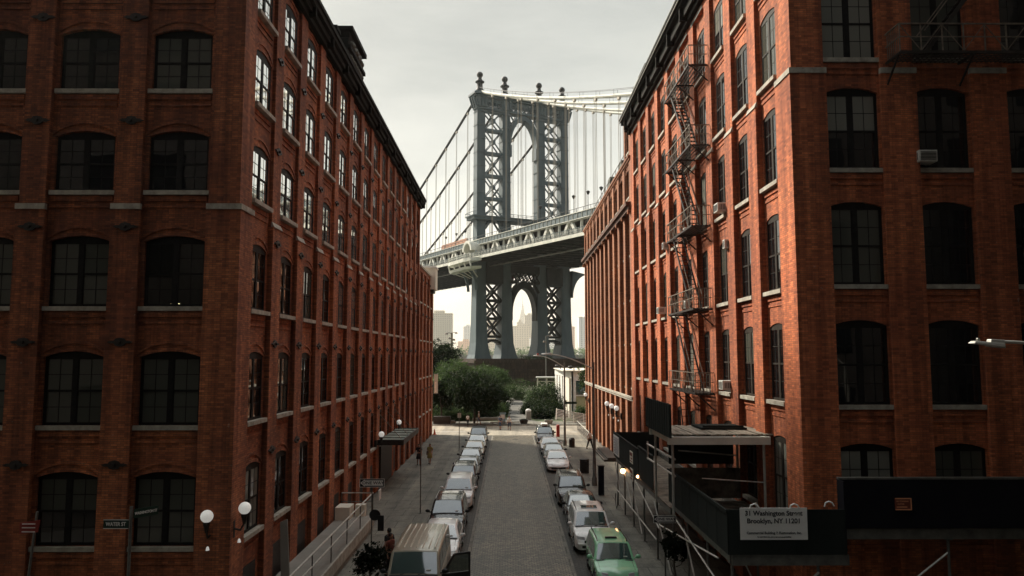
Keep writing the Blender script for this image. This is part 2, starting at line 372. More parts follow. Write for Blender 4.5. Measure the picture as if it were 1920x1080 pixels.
def facade(parent, O, a, n, length, ztop, bays, rows, mats, rec=.18, reveal=.13, zrec_top=None, rows_cell=None,
           sash='sash', glass='glass', blinds=lambda i, j: None, win=True, cap_z=None, capthick=.07, mold=True, wins=None, zbase=0, sillpanel=True, cap_ext=.07, far=None, far_from=99):
    """bays: list of (recess a0, a1, window a0, a1); rows: list of (sill, crown). Returns the wall builder (not yet built)."""
    wb = MB(); O = Vector(O); a = Vector(a); n = Vector(n)
    F = lambda al, out, z: O + a*al + n*out + Vector((0,0,z))
    rot = math.atan2(n.x, -n.y)                           # window meshes face -Y at rot 0
    def Q(p, q, r_, s_): wb.quad(F(*p), F(*q), F(*r_), F(*s_))
    def B(a0, a1, o0, o1, z0, z1):
        wb.hexa([F(a0,o0,z0),F(a1,o0,z0),F(a1,o1,z0),F(a0,o1,z0),F(a0,o0,z1),F(a1,o0,z1),F(a1,o1,z1),F(a0,o1,z1)])
    zt = zrec_top or ztop
    edges = [0.] + [x for b in bays for x in b[:2]] + [length]
    for i in range(0, len(edges), 2):                     # piers, proud of the recessed wall
        if edges[i+1]-edges[i] > .02:
            B(edges[i], edges[i+1], 0, -rec-.1, zbase, ztop)
            if cap_z: B(edges[i]-(.05 if i else cap_ext), edges[i+1]+.05, capthick, -.02, zbase, cap_z)
    cells = [zbase] + [(rows[i][1]+rows[i+1][0])/2+.25 for i in range(len(rows)-1)] + [zt]
    for bi, (r0, r1, w0, w1) in enumerate(bays):
        if zt < ztop: B(r0, r1, 0, -rec-.1, zt, ztop)
        for ri, (zs, zc) in enumerate(rows):
            z0, z1 = cells[ri], cells[ri+1]; rise = min(.19, (w1-w0)*.10); zp = zc-rise
            q = lambda x0, x1, y0, y1: Q((x0,-rec,y0),(x1,-rec,y0),(x1,-rec,y1),(x0,-rec,y1))
            if wins is not None and not wins(bi, ri): q(r0, r1, z0, z1); continue
            q(r0, w0, z0, z1); q(w1, r1, z0, z1); q(w0, w1, z0, zs)
            ap = arch_pts(w0, w1, zp, zc)
            for (xa, za), (xb, zb) in zip(ap, ap[1:]):
                Q((xa,-rec,za),(xb,-rec,zb),(xb,-rec,z1),(xa,-rec,z1))
                Q((xa,-rec,za),(xb,-rec,zb),(xb,-rec-reveal-.1,zb),(xa,-rec-reveal-.1,za))
            if mold:
                for off0, off1, out in ((0,.13,.045),(.13,.26,.02),(.26,.36,.06)):
                    c0 = arch_pts(w0-off0*.6, w1+off0*.6, zp, zc+off0); c1 = arch_pts(w0-off1*.6, w1+off1*.6, zp, zc+off1)
                    for k in range(8):
                        (x1_,z1_),(x2_,z2_) = c0[k], c0[k+1]; (x3_,z3_),(x4_,z4_) = c1[k+1], c1[k]
                        wb.hexa([F(x1_,-rec,z1_),F(x2_,-rec,z2_),F(x3_,-rec,z3_),F(x4_,-rec,z4_),F(x1_,-rec+out,z1_),F(x2_,-rec+out,z2_),F(x3_,-rec+out,z3_),F(x4_,-rec+out,z4_)])
            for x_ in (w0, w1): Q((x_,-rec,zs),(x_,-rec-reveal-.1,zs),(x_,-rec-reveal-.1,zp),(x_,-rec,zp))
            Q((w0,-rec,zs),(w1,-rec,zs),(w1,-rec-reveal-.1,zs),(w0,-rec-reveal-.1,zs))
            if sillpanel:
                B(w0-.02, w1+.02, -rec+.05, -rec-.01, zs-.36, zs-.19); B(w0-.02, w1+.02, -rec+.035, -rec-.01, zs-.58, zs-.48)
            if bi >= far_from:
                far.hexa([F(w0,-rec-reveal-.02,zs),F(w1,-rec-reveal-.02,zs),F(w1,-rec-reveal+.02,zs),F(w0,-rec-reveal+.02,zs),F(w0,-rec-reveal-.02,zc),F(w1,-rec-reveal-.02,zc),F(w1,-rec-reveal+.02,zc),F(w0,-rec-reveal+.02,zc)])
            elif win: window(parent, F((w0+w1)/2, -rec-reveal, zs)-wloc(parent), rot, w1-w0, zc-zs, rise, sash, glass, True, blinds(bi, ri))
    return wb

# ================================================================== SETTING
YF = 24.93; XL = -9.1; XR = 9.72
g = MB(); g.box(-900, 900, -400, 252, -3, -.02); struct(g, 'ground', M['earth'])
g = MB(); g.box(-2500, 2500, 252, 4700, -4, -1.6); struct(g, 'river', M['water'])
g = MB(); g.box(-2400, 2400, 1000, 4650, -3.9, 2.2); struct(g, 'far_shore', M['concrete'])
g = MB(); g.box(-1.78, 2.72, 20.5, 88.6, -.01, .012); struct(g, 'road', M['sett_c'])
g = MB(); g.box(-1.95, -1.78, 20.5, 88.6, -.01, .022); g.box(2.72, 2.89, 20.5, 88.6, -.01, .022); struct(g, 'road_edge_stones', M['kerbstone'])
g = MB(); g.box(-4.5, -1.95, 20.5, 88.6, -.01, .008); g.box(2.89, 5.25, 20.5, 88.6, -.01, .008); struct(g, 'parking_lane', M['sett_p'])
g = MB(); g.box(-90, 90, 6.5, 20.5, -.01, .010); struct(g, 'water_street_road', M['asphalt'])
g = MB(); g.box(-90, 90, 88.6, 101.0, -.01, .015); struct(g, 'cross_street_road', M['crossing'])
g = MB(); g.box(-4.5, 5.25, -60, 6.5, -.01, .012); struct(g, 'road_behind', M['asphalt'])
g = MB()                                                  # painted marks on the cross street
g.box(-8.4, -5.3, 92.6, 92.85, .016, .02); g.box(5.6, 8.4, 92.4, 92.7, .016, .02); g.box(-30, -9.5, 95, 95.15, .016, .02)
struct(g, 'road_marking', M['paint_w'])
def walk(name, x0, x1, y0, y1, z=.13, m_='slab'):
    g = MB(); g.box(x0, x1, y0, y1, -.3, z); return struct(g, name, M[m_])
walk('pavement', -8.95, -4.66, 20.7, 88.2); walk('pavement', 5.41, 9.6, 20.7, 88.2)
walk('pavement', -60, -8.95, 20.7, YF+.1); walk('pavement', 9.6, 60, 20.7, YF+.1)
walk('pavement', -60, 60, 101.2, 106, .13); 
g = MB(); g.box(-4.66, -4.5, 20.7, 88.2, -.3, .14); g.box(5.25, 5.41, 20.7, 88.2, -.3, .14); g.box(-60,-4.5,20.5,20.7,-.3,.14); g.box(5.25,60,20.5,20.7,-.3,.14)
g.box(-60, 60, 101.0, 101.2, -.3, .14); struct(g, 'kerb', M['kerbstone'])
g = MB(); g.box(-60, 75, 106, 238, -.3, .05); struct(g, 'park_lawn', M['grass'])
g = MB()                                                  # park path curving away to the left
L = [(-1.2,106),(-.3,111),(.0,125),(.2,140),(.1,150),(-2.4,160)]; Rr = [(4.4,106),(2.6,111),(2.5,125),(2.6,140),(2.9,152),(1.6,165)]
for i in range(len(L)-1): g.quad((*L[i],.058),(*Rr[i],.058),(*Rr[i+1],.058),(*L[i+1],.058))
struct(g, 'park_path', M['path'])
g = MB(); g.hexa([(-5.2,106.8,.05),(-1.6,108.6,.05),(-1.6,108.9,.05),(-5.2,107.1,.05),(-5.2,106.8,.5),(-1.6,108.6,.5),(-1.6,108.9,.5),(-5.2,107.1,.5)]); g.hexa([(-1.6,108.6,.05),(-.6,111.5,.05),(-.9,111.5,.05),(-1.6,108.9,.05),(-1.6,108.6,.5),(-.6,111.5,.5),(-.9,111.5,.5),(-1.6,108.9,.5)]); struct(g, 'planting_kerb', M['concrete'])
g = MB()
for x, y, w in ((.7, 84.5, .32), (-2.9, 58, .3), (-2.6, 50, .35), (-6.9, 84.8, .5)): g.lathe((x, y, .012 if x>-4.5 else .131), [(w, 0), (w, .006)], 16)
struct(g, 'manhole_cover', M['iron'])

# ------------------------------------------------------------------ left brick building
LB = empty('brick_building', (-20, 50, 0), 'red brick warehouse with arched sash windows and black cornice, left side of the street', 'building')
rowsL = [(3.1,5.5),(7.0,9.45),(10.95,13.35),(14.9,16.98),(18.45,20.6),(21.9,23.95)]
def baysL(first, n, off=0):
    out = []
    for k in range(n):
        r1 = first+3.346*k; r0 = r1-2.36 if k else r1-2.30
        out.append((r0, r1, r0+.22, r1-.20))
    return out
# front (faces the camera): runs from the corner x=-9.1 to the left
fb = []
for k in range(6):
    r0 = 1.05+3.2*k; fb.append((r0, r0+2.32, r0+.14, r0+2.18))
litf = {(1,4): 'glass_clear', (2,4): 'glass_clear', (2,3): 'glass_clear', (0,1): 'glass_dim', (0,4): 'glass_dim', (1,1): 'glass_dim', (0,0): 'glass_dim', (1,0): 'glass_dim', (0,2): 'glass_clear', (1,2): 'glass_dim', (2,1): 'glass_dim', (2,2): 'glass_dim', (0,3): 'glass_r', (2,0): 'glass_dim'}
w = facade(LB, (XL, YF, 0), (-1,0,0), (0,-1,0), 23, 24.6, fb, rowsL, None, zrec_top=24.35, glass='glass_r', cap_z=14.3, blinds=lambda i,j: litf.get((i,j)), wins=lambda i,j: i < 4)
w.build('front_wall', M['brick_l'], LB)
NB = 14; L0 = YF+.28
bs = [(28.4+3.346*k-(2.30 if k == 0 else 2.38)-L0, 28.4+3.346*k-L0) for k in range(15)]
bs = [(a, b, a+.20, b-.22) for a, b in bs]
w = facade(LB, (XL, L0, 0), (0,1,0), (1,0,0), 75.9-L0, 24.6, bs, rowsL, None, zrec_top=24.35, cap_z=14.3, rec=.14, reveal=.02, cap_ext=.26,
           blinds=lambda i,j: 'glass_sky_mirror' if j >= 3 or (j == 2 and i > 3) else ('glass_blind' if (i*7+j*3)%11 == 0 else ('glass_dim' if (i*5+j*3)%4 == 0 else None)), far=(farw := MB()), far_from=12)
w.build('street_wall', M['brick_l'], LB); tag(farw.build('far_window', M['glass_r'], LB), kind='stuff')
g = MB(); g.box(-32.1, -9.3, 75.6, 75.88, 0, 24.6); g.box(-32.1, -31.82, YF+.05, 75.6, 0, 24.6); g.build('rear_wall', M['brick_d'], LB)
g = MB(); g.box(-32, XL-.2, YF+.2, 75.7, 24.3, 24.55); g.build('roof', M['asphalt'], LB)
g = MB(); g.box(-32, XL-.75, YF+.75, 75.7, 14.0, 14.15); g.box(-32, XL-4, YF+4, 75.7, 0, 14.0); g.box(-32, XL-4, YF+4, 75.7, 14.15, 17.6)
g.box(-32, XL-4, YF+4, 75.7, 18.0, 21.4); g.build('interior', M['asphalt'], LB)
def cornice(parent, x0, yn, y1, zb, zt, over, side, mt, front_x, bstep):
    """stepped metal cornice along the street (side=+1: wall faces +X) returning along the front"""
    g = MB(); s = side
    for (o, za, zb_) in ((over*.30, zb, zb+.22), (over*.55, zb+.22, zt-.42), (over*.85, zt-.42, zt-.2), (over, zt-.2, zt)):
        xa, xb = sorted((x0-s*.3, x0+s*o)); g.box(xa, xb, yn-o, y1, za, zb_)
        xa, xb = sorted((x0-s*.3, front_x)); g.box(xa, xb, yn-o, yn+.3, za, zb_-.002)
    g.build('cornice', mt, parent)
    y = yn+.5
    while y < y1: 
        g = MB()
        xa, xb = sorted((x0, x0+s*over*.8)); g.box(xa, xb, y, y+.16, zb+.02, zt-.43); g.ball((x0+s*over*.62, y+.08, zb+.12), .09, 6); g.build('cornice_bracket', mt, parent); y += bstep
    x = x0-s*.4
    while abs(x-x0) < 14: g = MB(); g.box(x-.08, x+.08, yn-over*.8, yn, zb+.02, zt-.43); g.build('cornice_bracket', mt, parent); x -= s*bstep
cornice(LB, XL, YF, 76.0, 24.35, 25.25, .62, 1, M['cornice'], -32, 3.346)
g = MB()                                                  # ornamental crest above the cornice
g.prism([(39.6,25.2),(44.6,25.2),(44.6,25.75),(44.35,25.75),(44.35,26.2),(44.0,26.2),(44.0,26.9),(43.8,27.0),(43.8,27.3),(40.3,27.3),(40.3,27.0),(40.1,26.9),(40.1,26.2),(39.8,26.2),(39.8,25.75),(39.6,25.75)], -8.9, -9.5, 'x')
g.box(-9.5, -8.66, 40.0, 44.1, 27.3, 27.55); g.box(-9.5, -8.74, 39.9, 44.2, 26.25, 26.45); g.build('roof_crest', M['cornice'], LB)
g = MB()
for k in range(9): g.ball((-8.87, 40.6+.36*k, 26.72+.1*math.sin(k*2.3)), .19, 8); g.ball((-8.87, 40.5+.4*k, 25.95), .13, 8)
g.prism([(40.9,25.4),(43.2,25.4),(42.05,26.25)], -8.86, -8.95, 'x'); g.build('crest_ornament', M['cornice_g'], LB)
g = MB(); g.box(-9.8, -9.1, 37.9, 38.6, 24.6, 26.4); g.box(-9.9, -9.0, 37.8, 38.7, 26.4, 26.6); g.build('chimney', M['cornice'], LB)
# pale caps where the piers step back, one per pier
piersL = [('s', 28.4+3.346*k) for k in range(14)]
for k in range(14):
    y = 28.4+3.346*k; g = MB()
    g.hexa([(XL-.02,y-.06,14.22),(XL+.11,y-.06,14.22),(XL+.11,y+1.03,14.22),(XL-.02,y+1.03,14.22),(XL-.02,y-.06,14.42),(XL+.02,y-.06,14.42),(XL+.02,y+1.03,14.42),(XL-.02,y+1.03,14.42)])
    g.build('stone_cap', M['stone'], LB)
for k in range(5):
    x1 = XL-3.2*k-(0 if k == 0 else .17-.0)+(.11 if k == 0 else 0); x1 = XL+.11 if k == 0 else XL-3.2*k-.11; x0 = XL-1.09 if k == 0 else x1-1.0
    g = MB(); g.box(x0, x1, YF-.115, YF+.02, 14.22, 14.41); g.build('stone_cap', M['stone'], LB)
g = MB(); g.box(XL-.02, XL+.113, YF+.02, 26.12, 14.22, 14.409); g.build('stone_cap', M['stone'], LB)
def star(parent, p, axis, m_='iron'):
    g = MB(); x, y, z = p
    poly = [(-.42,0),(-.30,.05),(-.20,.045),(-.13,.12),(0,.15),(.13,.12),(.20,.045),(.30,.05),(.42,0),(.30,-.05),(.20,-.045),(.13,-.12),(0,-.15),(-.13,-.12),(-.20,-.045),(-.30,-.05)]
    if axis == 'x': g.prism([(y+a*.95, z+b_) for a, b_ in poly], x-.06, x+.03, 'x'); g.lathe((x,y,z), [(.07,.0),(.05,.09)], 8, 'x')
    else: g.prism([(x+a, z+b_) for a, b_ in poly], y-.03, y+.06); g.lathe((x,y,z), [(.05,-.09),(.07,.0)], 8, 'y')
    return g.build('wall_anchor', M[m_], parent)
for k in range(14):
    for z in (5.75, 9.75, 13.62, 17.3, 20.95): star(LB, (XL+(.07 if z < 14 else 0)+.03, 28.4+3.346*k+.47, z), 'x')
for k in range(1, 5):
    for z in (5.75, 9.75, 13.62, 17.3, 20.95): star(LB, (XL-3.2*k-.58, YF-(.07 if z < 14 else 0)-.03, z), 'y')
# basement openings and a door along the pavement
g = MB()
for k in range(14):
    g = MB(); y = 28.4+3.346*k-1.9; g.box(XL-.6, XL-.12, y, y+1.5, .2, 1.95); g.build('basement_grille', M['iron'], LB)
# bright ceiling tubes glimpsed in the office windows
for i, (x, y, z, dx) in enumerate(((-14.0, 26.2, 20.0, .9), (-14.1, 26.4, 18.9, .7), (-17.3, 26.3, 19.9, .6), (-16.9, 26.1, 16.8, .25), (-10.6, 26.3, 11.15, .5), (-12.0,26.5,11.1,.3))):
    g = MB(); g.box(x, x+dx, y, y+.05, z, z+.05); g.build('ceiling_tube', M['tube_lamp'], LB)

# lower brick building beyond it on the left
L2 = empty('brick_building', (-20, 83, 0), 'lower four storey brick building beyond the left warehouse', 'building')
b2 = [(28.4+3.346*k-2.2-76., 28.4+3.346*k-76.) for k in range(15, 19)]; b2 = [(a,b,a+.25,b-.2) for a,b in b2]
w = facade(L2, (XL, 76., 0), (0,1,0), (1,0,0), 14, 18.4, b2, rowsL[:4], None, zrec_top=18.0, reveal=.07, sillpanel=False)
w.build('street_wall', M['brick_l'], L2)
g = MB(); g.box(-30, XL-.28, 89.7, 90, 0, 18.4); g.build('rear_wall', M['brick_l'], L2)
g = MB(); g.box(-30, XL-.2, 76, 89.9, 18.0, 18.2); g.build('roof', M['asphalt'], L2)
g = MB(); g.box(-30, XL+.12, 75.95, 90.1, 18.4, 18.62); g.build('coping', M['stone'], L2)
for k in range(15,19):
    for z in (5.75, 9.75, 13.62, 17.3): star(L2, (XL+.03, 28.4+3.346*k+.47, z), 'x')
RT = empty('rooftop_box', (-9.2, 87, 16.9), 'cream metal box overhanging the roof edge of the lower left building', 'rooftop box')
g = MB(); g.box(-10.6, -8.48, 86.0, 88.4, 16.95, 19.45); g.build('cabinet', M['cream'], RT, bevel=.03)
g = MB(); g.box(-10.7, -8.38, 85.9, 88.5, 19.45, 19.62); g.build('lid', M['white'], RT)
g = MB(); g.box(-10.3, -8.7, 86.2, 88.2, 16.6, 16.95); g.build('base_frame', M['iron'], RT)

# ------------------------------------------------------------------ right brick building
RB = empty('brick_building', (20, 42, 0), 'orange red brick loft building with black fire escape, right side of the street', 'building')
rowsR = [(3.6,6.4),(7.67,10.5),(11.7,14.55),(15.7,18.56),(19.6,22.4),(23.45,25.95)]
fbR = [(1.13+3.1*k, 1.13+3.1*k+1.97, 1.13+3.1*k+.04, 1.13+3.1*k+1.93) for k in range(4)]
bl = {(0,5): 'glass_blind', (0,4): 'glass_blind', (0,3): 'glass_blind', (0,0): 'glass_blind', (1,0): 'glass_dim', (1,4): 'glass_dim', (0,2): 'glass_dim'}
w = facade(RB, (XR, YF, 0), (1,0,0), (0,-1,0), 20, 27.0, fbR, rowsR, None, zrec_top=26.7, glass='glass_r', sash='sash', cap_z=19.05, cap_ext=.07,
           blinds=lambda i,j: bl.get((i,j)), mold=False, wins=lambda i,j: i < 3)
w.build('front_wall', M['brick_r'], RB)
bR = [(28.5+3.19*k-2.24-L0, 28.5+3.19*k-L0) for k in range(10)]; bR = [(a, b, a+.42, b-.14) for a, b in bR]
w = facade(RB, (XR, L0, 0), (0,1,0), (-1,0,0), 58.6-L0, 27.0, bR, rowsR, None, zrec_top=26.7, glass='glass_r', sash='sash_r', cap_z=19.05, reveal=.05, cap_ext=.26, mold=False, blinds=lambda i,j: 'glass_blind' if (i*5+j*7)%9 == 0 else ('glass_dim' if (i*3+j*5)%4 == 0 else None))
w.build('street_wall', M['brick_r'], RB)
g = MB(); g.box(XR+.2, 32, 58.3, 58.58, 0, 27); g.box(31.7, 32, YF+.05, 58.3, 0, 27); g.build('rear_wall', M['brick_d'], RB)
g = MB(); g.box(XR+.2, 32, YF+.2, 58.4, 26.6, 26.85); g.build('roof', M['asphalt'], RB)
g = MB(); g.box(XR+.8, 32, YF+.8, 58.2, 3.0, 3.2); g.box(XR+4, 31, YF+4, 58, 3.2, 26.5); g.build('interior', M['asphalt'], RB)
cornice(RB, XR, YF, 58.7, 27.0, 28.15, .82, -1, M['cornice'], 32, 3.19)
g = MB(); g.box(XR-.80, XR-.845, YF-.85, 58.7, 27.88, 27.94); g.box(XR-.845, XR-.88, YF-.85, 58.7, 28.1, 28.17); g.build('cornice_edge', M['pole'], RB)
g = MB()
for k in range(10): y = 28.5+3.19*k-2.0; g.box(XR-.03, XR+.0, y, y+2.3, 26.72, 26.9)
g.build('cornice_panel', M['cornice_g'], RB)
for k in range(10):
    y = 28.5+3.19*k; g = MB()
    g.hexa([(XR+.02,y-.06,18.98),(XR-.11,y-.06,18.98),(XR-.11,y+1.03,18.98),(XR+.02,y+1.03,18.98),(XR+.02,y-.06,19.2),(XR-.03,y-.06,19.2),(XR-.03,y+1.03,19.2),(XR+.02,y+1.03,19.2)])
    g.build('stone_cap', M['stone'], RB)
for k in range(4):
    x0 = XR-.11 if k == 0 else XR+3.1*k-.06; x1 = XR+1.19 if k == 0 else XR+3.1*k+1.19
    g = MB(); g.box(x0, x1, YF-.115, YF+.02, 18.98, 19.17); g.build('stone_cap', M['stone'], RB)
g = MB(); g.box(XR-.113, XR+.02, YF+.02, 26.26, 18.98, 19.169); g.build('stone_cap', M['stone'], RB)
BK = empty('roof_bulkhead', (11.6, 57, 26.8), 'pale green metal bulkhead on the roof of the right brick building', 'roof structure')
g = MB(); g.prism([(9.95,26.8),(13.4,26.8),(13.4,31.5),(10.5,31.5),(9.95,30.6)], 55.4, 58.2); g.build('housing', grain_mat('bulkhead_sheet', (.22,.23,.18), (.38,.38,.30), 1.5), BK)
g = MB(); g.box(10.4, 13.5, 55.3, 58.3, 31.5, 31.62); g.build('lid', M['cornice'], BK)

# ------------------------------------------------------------------ tan brick building beyond on the right
TB = empty('brick_building', (20, 77, 0), 'brownish brick building with tall piers and two ledges beyond the fire escape building', 'building')
y0 = 58.6; LT = 36.6
bt = [(59.4-y0+3.3*k+.55-.55, 59.4-y0+3.3*k+2.3) for k in range(11)]; bt = [(a+.05, b+.05, a+.2, b-.1) for a, b in bt]
mid = [(6.7,9.3),(10.3,12.9),(13.9,16.6),(17.6,20.5)]
w = facade(TB, (XR, y0, 0), (0,1,0), (-1,0,0), LT, 21.2, bt, [(-.0,1.6)] + [(2.7,5.1)] + mid, None, rec=.32, zrec_top=20.9, reveal=.2, glass='glass_r', sash='sash', mold=False, sillpanel=False, wins=lambda i,j: j > 0)
w.build('street_wall', M['brick_t'], TB)
w = facade(TB, (XR, y0, 0), (0,1,0), (-1,0,0), LT, 25.2, bt, [(22.3,24.5)], None, rec=.14, zrec_top=24.9, reveal=.2, zbase=21.2, glass='glass_r', sash='sash', sillpanel=False)
w.build('top_storey_wall', M['brick_t'], TB)
w = facade(TB, (XR, y0, 0), (0,1,0), (-1,0,0), 3.2, 28.9, [(.8,2.7,1.0,2.5)], [(26.0,28.1)], None, rec=.1, zrec_top=28.6, reveal=.2, zbase=25.2, glass='glass_r', sash='sash', sillpanel=False)
w.build('corner_turret_wall', M['brick_t'], TB)
g = MB(); g.box(XR+.28, 14, y0+2.9, y0+3.2, 25.2, 28.9); g.box(XR+.3, 30, y0+LT-.3, y0+LT, 0, 25.2); g.box(XR+.3, 14, y0+.01, y0+.3, 25.2, 28.9); g.build('rear_wall', M['brick_t'], TB)
g = MB(); g.box(XR-.1, 14.1, y0-.02, y0+3.3, 28.9, 29.1); g.build('coping', M['stone'], TB)
g = MB(); g.box(XR+.3, 30, y0+3.2, y0+LT-.1, 24.9, 25.05); g.build('roof', M['asphalt'], TB)
def ledge(za, zb, out, mt, nm):
    g = MB(); g.box(XR-out*.5, XR+.02, y0+.01, y0+LT, za, (za+zb)/2); g.box(XR-out, XR+.02, y0+.01, y0+LT+.1, (za+zb)/2, zb); return g.build(nm, mt, TB)
ledge(20.9, 21.55, .42, M['brick_d'], 'upper_ledge'); ledge(5.75, 6.1, .16, M['stone'], 'lower_ledge'); ledge(25.0, 25.35, .18, M['brick_t'], 'parapet')
g = MB()
for k in range(12): g = MB(); y = y0+3.3*k+.05; g.box(XR-.25, XR, y, y+.35, 20.6, 20.9); g.build('corbel', M['brick_t'], TB)
g = MB()
for i, (y, zz) in enumerate(((60.6, 25.3), (68, 25.3))): g.box(XR+.2, XR+1.1, y+4, y+5.6, 25.1, 26.5+.3*i)
g.build('roof_vent', M['cornice_g'], TB)
g = MB()
for z in (25.9, 26.4): g.tube([(XR+.15, y0+3.4, z), (XR+.15, y0+LT, z)], .03, 6)
for k in range(18): g.tube([(XR+.15, y0+3.5+1.9*k, 25.2), (XR+.15, y0+3.5+1.9*k, 26.4)], .025, 6)
g.build('roof_railing', M['pole'], TB)

# unseen dark blocks added behind and beside the camera to shade Water Street
for nm, xa, xb, ya, hh, lab in (('brick_building', -70, -9.3, 9.4, 55, 'unseen dark building added behind the viewer to shade the front walls, left'), ('brick_building', 9.9, 70, 9.4, 88, 'unseen dark building added behind the viewer to shade the front walls, right')):
    b = empty(nm, ((xa+xb)/2, -10, 0), lab, 'building')
    g = MB(); g.box(xa, xb, -60, ya, 0, hh)
    if xa > 0: g.box(12.2, 70, ya, 16.0, 4.5, hh)
    else: g.box(-70, -11.5, ya, 12.6, 4.5, hh)
    g.build('wall', M['blocker_dark'], b)
    g = MB(); g.box(xa-.3, xb+.3, -60.3, ya+.3, hh, hh+.6); g.build('cornice', M['cornice'], b)
    for r_ in range(6):
        for k in range(8):
            x = (xb-2.5-3.3*k) if xa < 0 else (xa+1+3.3*k); yy = (12.6 if x < -12 else ya) if xa < 0 else (16.0 if x > 12.3 else ya)
            h = MB(); h.box(x, x+1.6, yy-.02, yy+.04, 5.5+3.9*r_, 7.9+3.9*r_); h.build('window', M['glass_r'], b)

EB = empty('brick_building', (0, -72, 0), 'unseen dark building added to block sky light down the street behind the viewer', 'building')  # added out of view to block low sky light from behind
g = MB(); g.box(-9.2, 9.8, -84, -61, 0, 32); g.build('wall', M['blocker_dark'], EB); g = MB(); g.box(-9.5, 10.1, -84.3, -60.7, 32, 33); g.build('cornice', M['cornice'], EB)
AN = empty('added_anchorage', (48, 35, 0), 'unseen stone anchorage block added to cut light along Water Street on the right', 'anchorage')  # added out of view to block light entering along Water Street
g = MB(); g.box(34.5, 62, 9.5, 62, 0, 46); g.build('wall', M['granite'], AN)
g = MB(); g.box(34.2, 62.3, 9.2, 62.3, 46, 47.2); g.build('cornice', M['granite'], AN)
# ------------------------------------------------------------------ suspension bridge
TH = R(26.6); BX, BY = -8.92, 222.8
ex, ey = math.cos(TH), math.sin(TH); dx, dy = -math.sin(TH), math.cos(TH)
def P(o, s, z): return (BX+ex*o+dx*s, BY+ey*o+dy*s, z)   # o across the deck, s toward the river
BR = empty('suspension_bridge', (BX+ex*14.6, BY+ey*14.6, 0), 'grey steel suspension bridge with lattice tower crossing above the street end', 'bridge')
TW = MB()
LEGS = (0, 8.53, 20.73, 29.26)
ZC = 84.3
def zdeck(s): return 37.3 + (s*.026 if s < 0 else s*.018)      # bottom of the outer fascia
def bar(g, o1, s1, z1, o2, s2, z2, w, h=None): g.beam(P(o1,s1,z1), P(o2,s2,z2), w, h)
def block(g, o0, o1, s0, s1, z0, z1): g.hexa([P(o0,s0,z0),P(o1,s0,z0),P(o1,s1,z0),P(o0,s1,z0),P(o0,s0,z1),P(o1,s0,z1),P(o1,s1,z1),P(o0,s1,z1)])
# tower: top entablature is the tower's own mesh, everything else hangs under it
g = MB()
block(g, -1.7, 31.0, -1.5, 1.5, ZC, ZC+.7); block(g, -2.2, 31.5, -2.0, 2.0, 87.9, 88.5); block(g, -2.8, 32.1, -2.6, 2.6, 88.5, 89.1); block(g, -2.2, 31.5, -2.0, 2.0, 89.1, 89.6)
for s_ in (-1.3, 1.3):
    block(g, -.9, 30.2, s_-.06, s_+.06, 86.6, 87.95)
    for a, b in zip(LEGS, LEGS[1:]):
        n_ = max(3, int((b-a)/1.5)); st = (b-a)/n_
        for i in range(n_):
            o1 = a+i*st; bar(g, o1, s_, ZC+.7, o1+st, s_, 86.6, .22); bar(g, o1+st, s_, ZC+.7, o1, s_, 86.6, .22); bar(g, o1+st, s_, ZC+.7, o1+st, s_, 87.9, .28)
for o in LEGS:
    block(g, o-1.75, o+1.75, -1.75, 1.75, ZC+.7, 87.9)
    for s_ in (-1.9, 1.9):
        for q in (-1.1, 0, 1.1): block(g, o+q-.18, o+q+.18, s_-.1, s_+.1, ZC+.8, 87.9)
for o, sg in ((-1.75,-1), (31.0,1)):                      # curved end brackets
    for s_ in (-1.3, 0, 1.3): g.beam(P(o, s_, ZC+.6), P(o+sg*1.0, s_, 88), .4, .5)
tower = g.build('tower', M['steel'], BR)
for i, o in enumerate(LEGS):
    g = MB(); out = -1 if i < 2 else 1
    # box column: slender above the deck, widening to a flared foot
    prof = [(8.2, 2.5, 3.0), (9.6, 2.2, 2.7), (13, 1.95, 2.3), (20, 1.8, 1.9), (33, 1.6, 1.7), (37, 1.5, 1.6), (50.5, 1.45, 1.4), (ZC, 1.35, 1.25)]
    rings = []
    for z, hw, hd in prof:
        fl = (3.2-1.9)*max(0, (14-z)/6)**1.6*.5 if z < 14 else 0
        inner = hw*.95
        o0, o1 = (o-hw-fl*.5, o+inner+fl*.9) if out < 0 else (o-inner-fl*.9, o+hw+fl*.5)
        if i in (1, 2) and z < 14: o0, o1 = (o0, o1+fl*.6) if i == 1 else (o0-fl*.6, o1)
        rings.append([P(o0,-hd,z), P(o1,-hd,z), P(o1,hd,z), P(o0,hd,z)])
    for a, b in zip(rings, rings[1:]): g.hexa(a+b)
    for s_ in (-1, 1):                                    # vertical corner angles and plates
        for q in (-.8, .8):
            g.beam(P(o+q*1.45, s_*1.93, 20), P(o+q*1.25, s_*1.42, 50), .18, .12); g.beam(P(o+q*1.3, s_*1.72, 50.5), P(o+q*1.15, s_*1.38, ZC), .16, .12)
    for z in [54+i_*4.2 for i_ in range(8)]: block(g, o-1.5, o+1.5, -1.55, 1.55, z, z+.14)
    block(g, o-2.1, o+2.1, -3.9, 3.9, 8.3, 9.7) if False else None
    g.build('leg', M['steel'], tower)
for o, q in ((0,1.9), (8.53,1.5), (20.73,1.5), (29.26,1.9)):
    pass
def lattice(a, b, zs, g, w=.6):
    for z0, z1 in zip(zs, zs[1:]):
        for s_ in (-1.0, 1.0):
            A = a+1.3; B_ = b-1.3
            bar(g, A, s_, z0, B_, s_, z1, w*.62, .3); bar(g, B_, s_, z0, A, s_, z1, w*.62, .3)
        block(g, (a+b)/2-.55, (a+b)/2+.55, -1.15, 1.15, (z0+z1)/2-.6, (z0+z1)/2+.6)
        block(g, a+1.2, b-1.2, -1.15, 1.15, z1-.38, z1+.38)
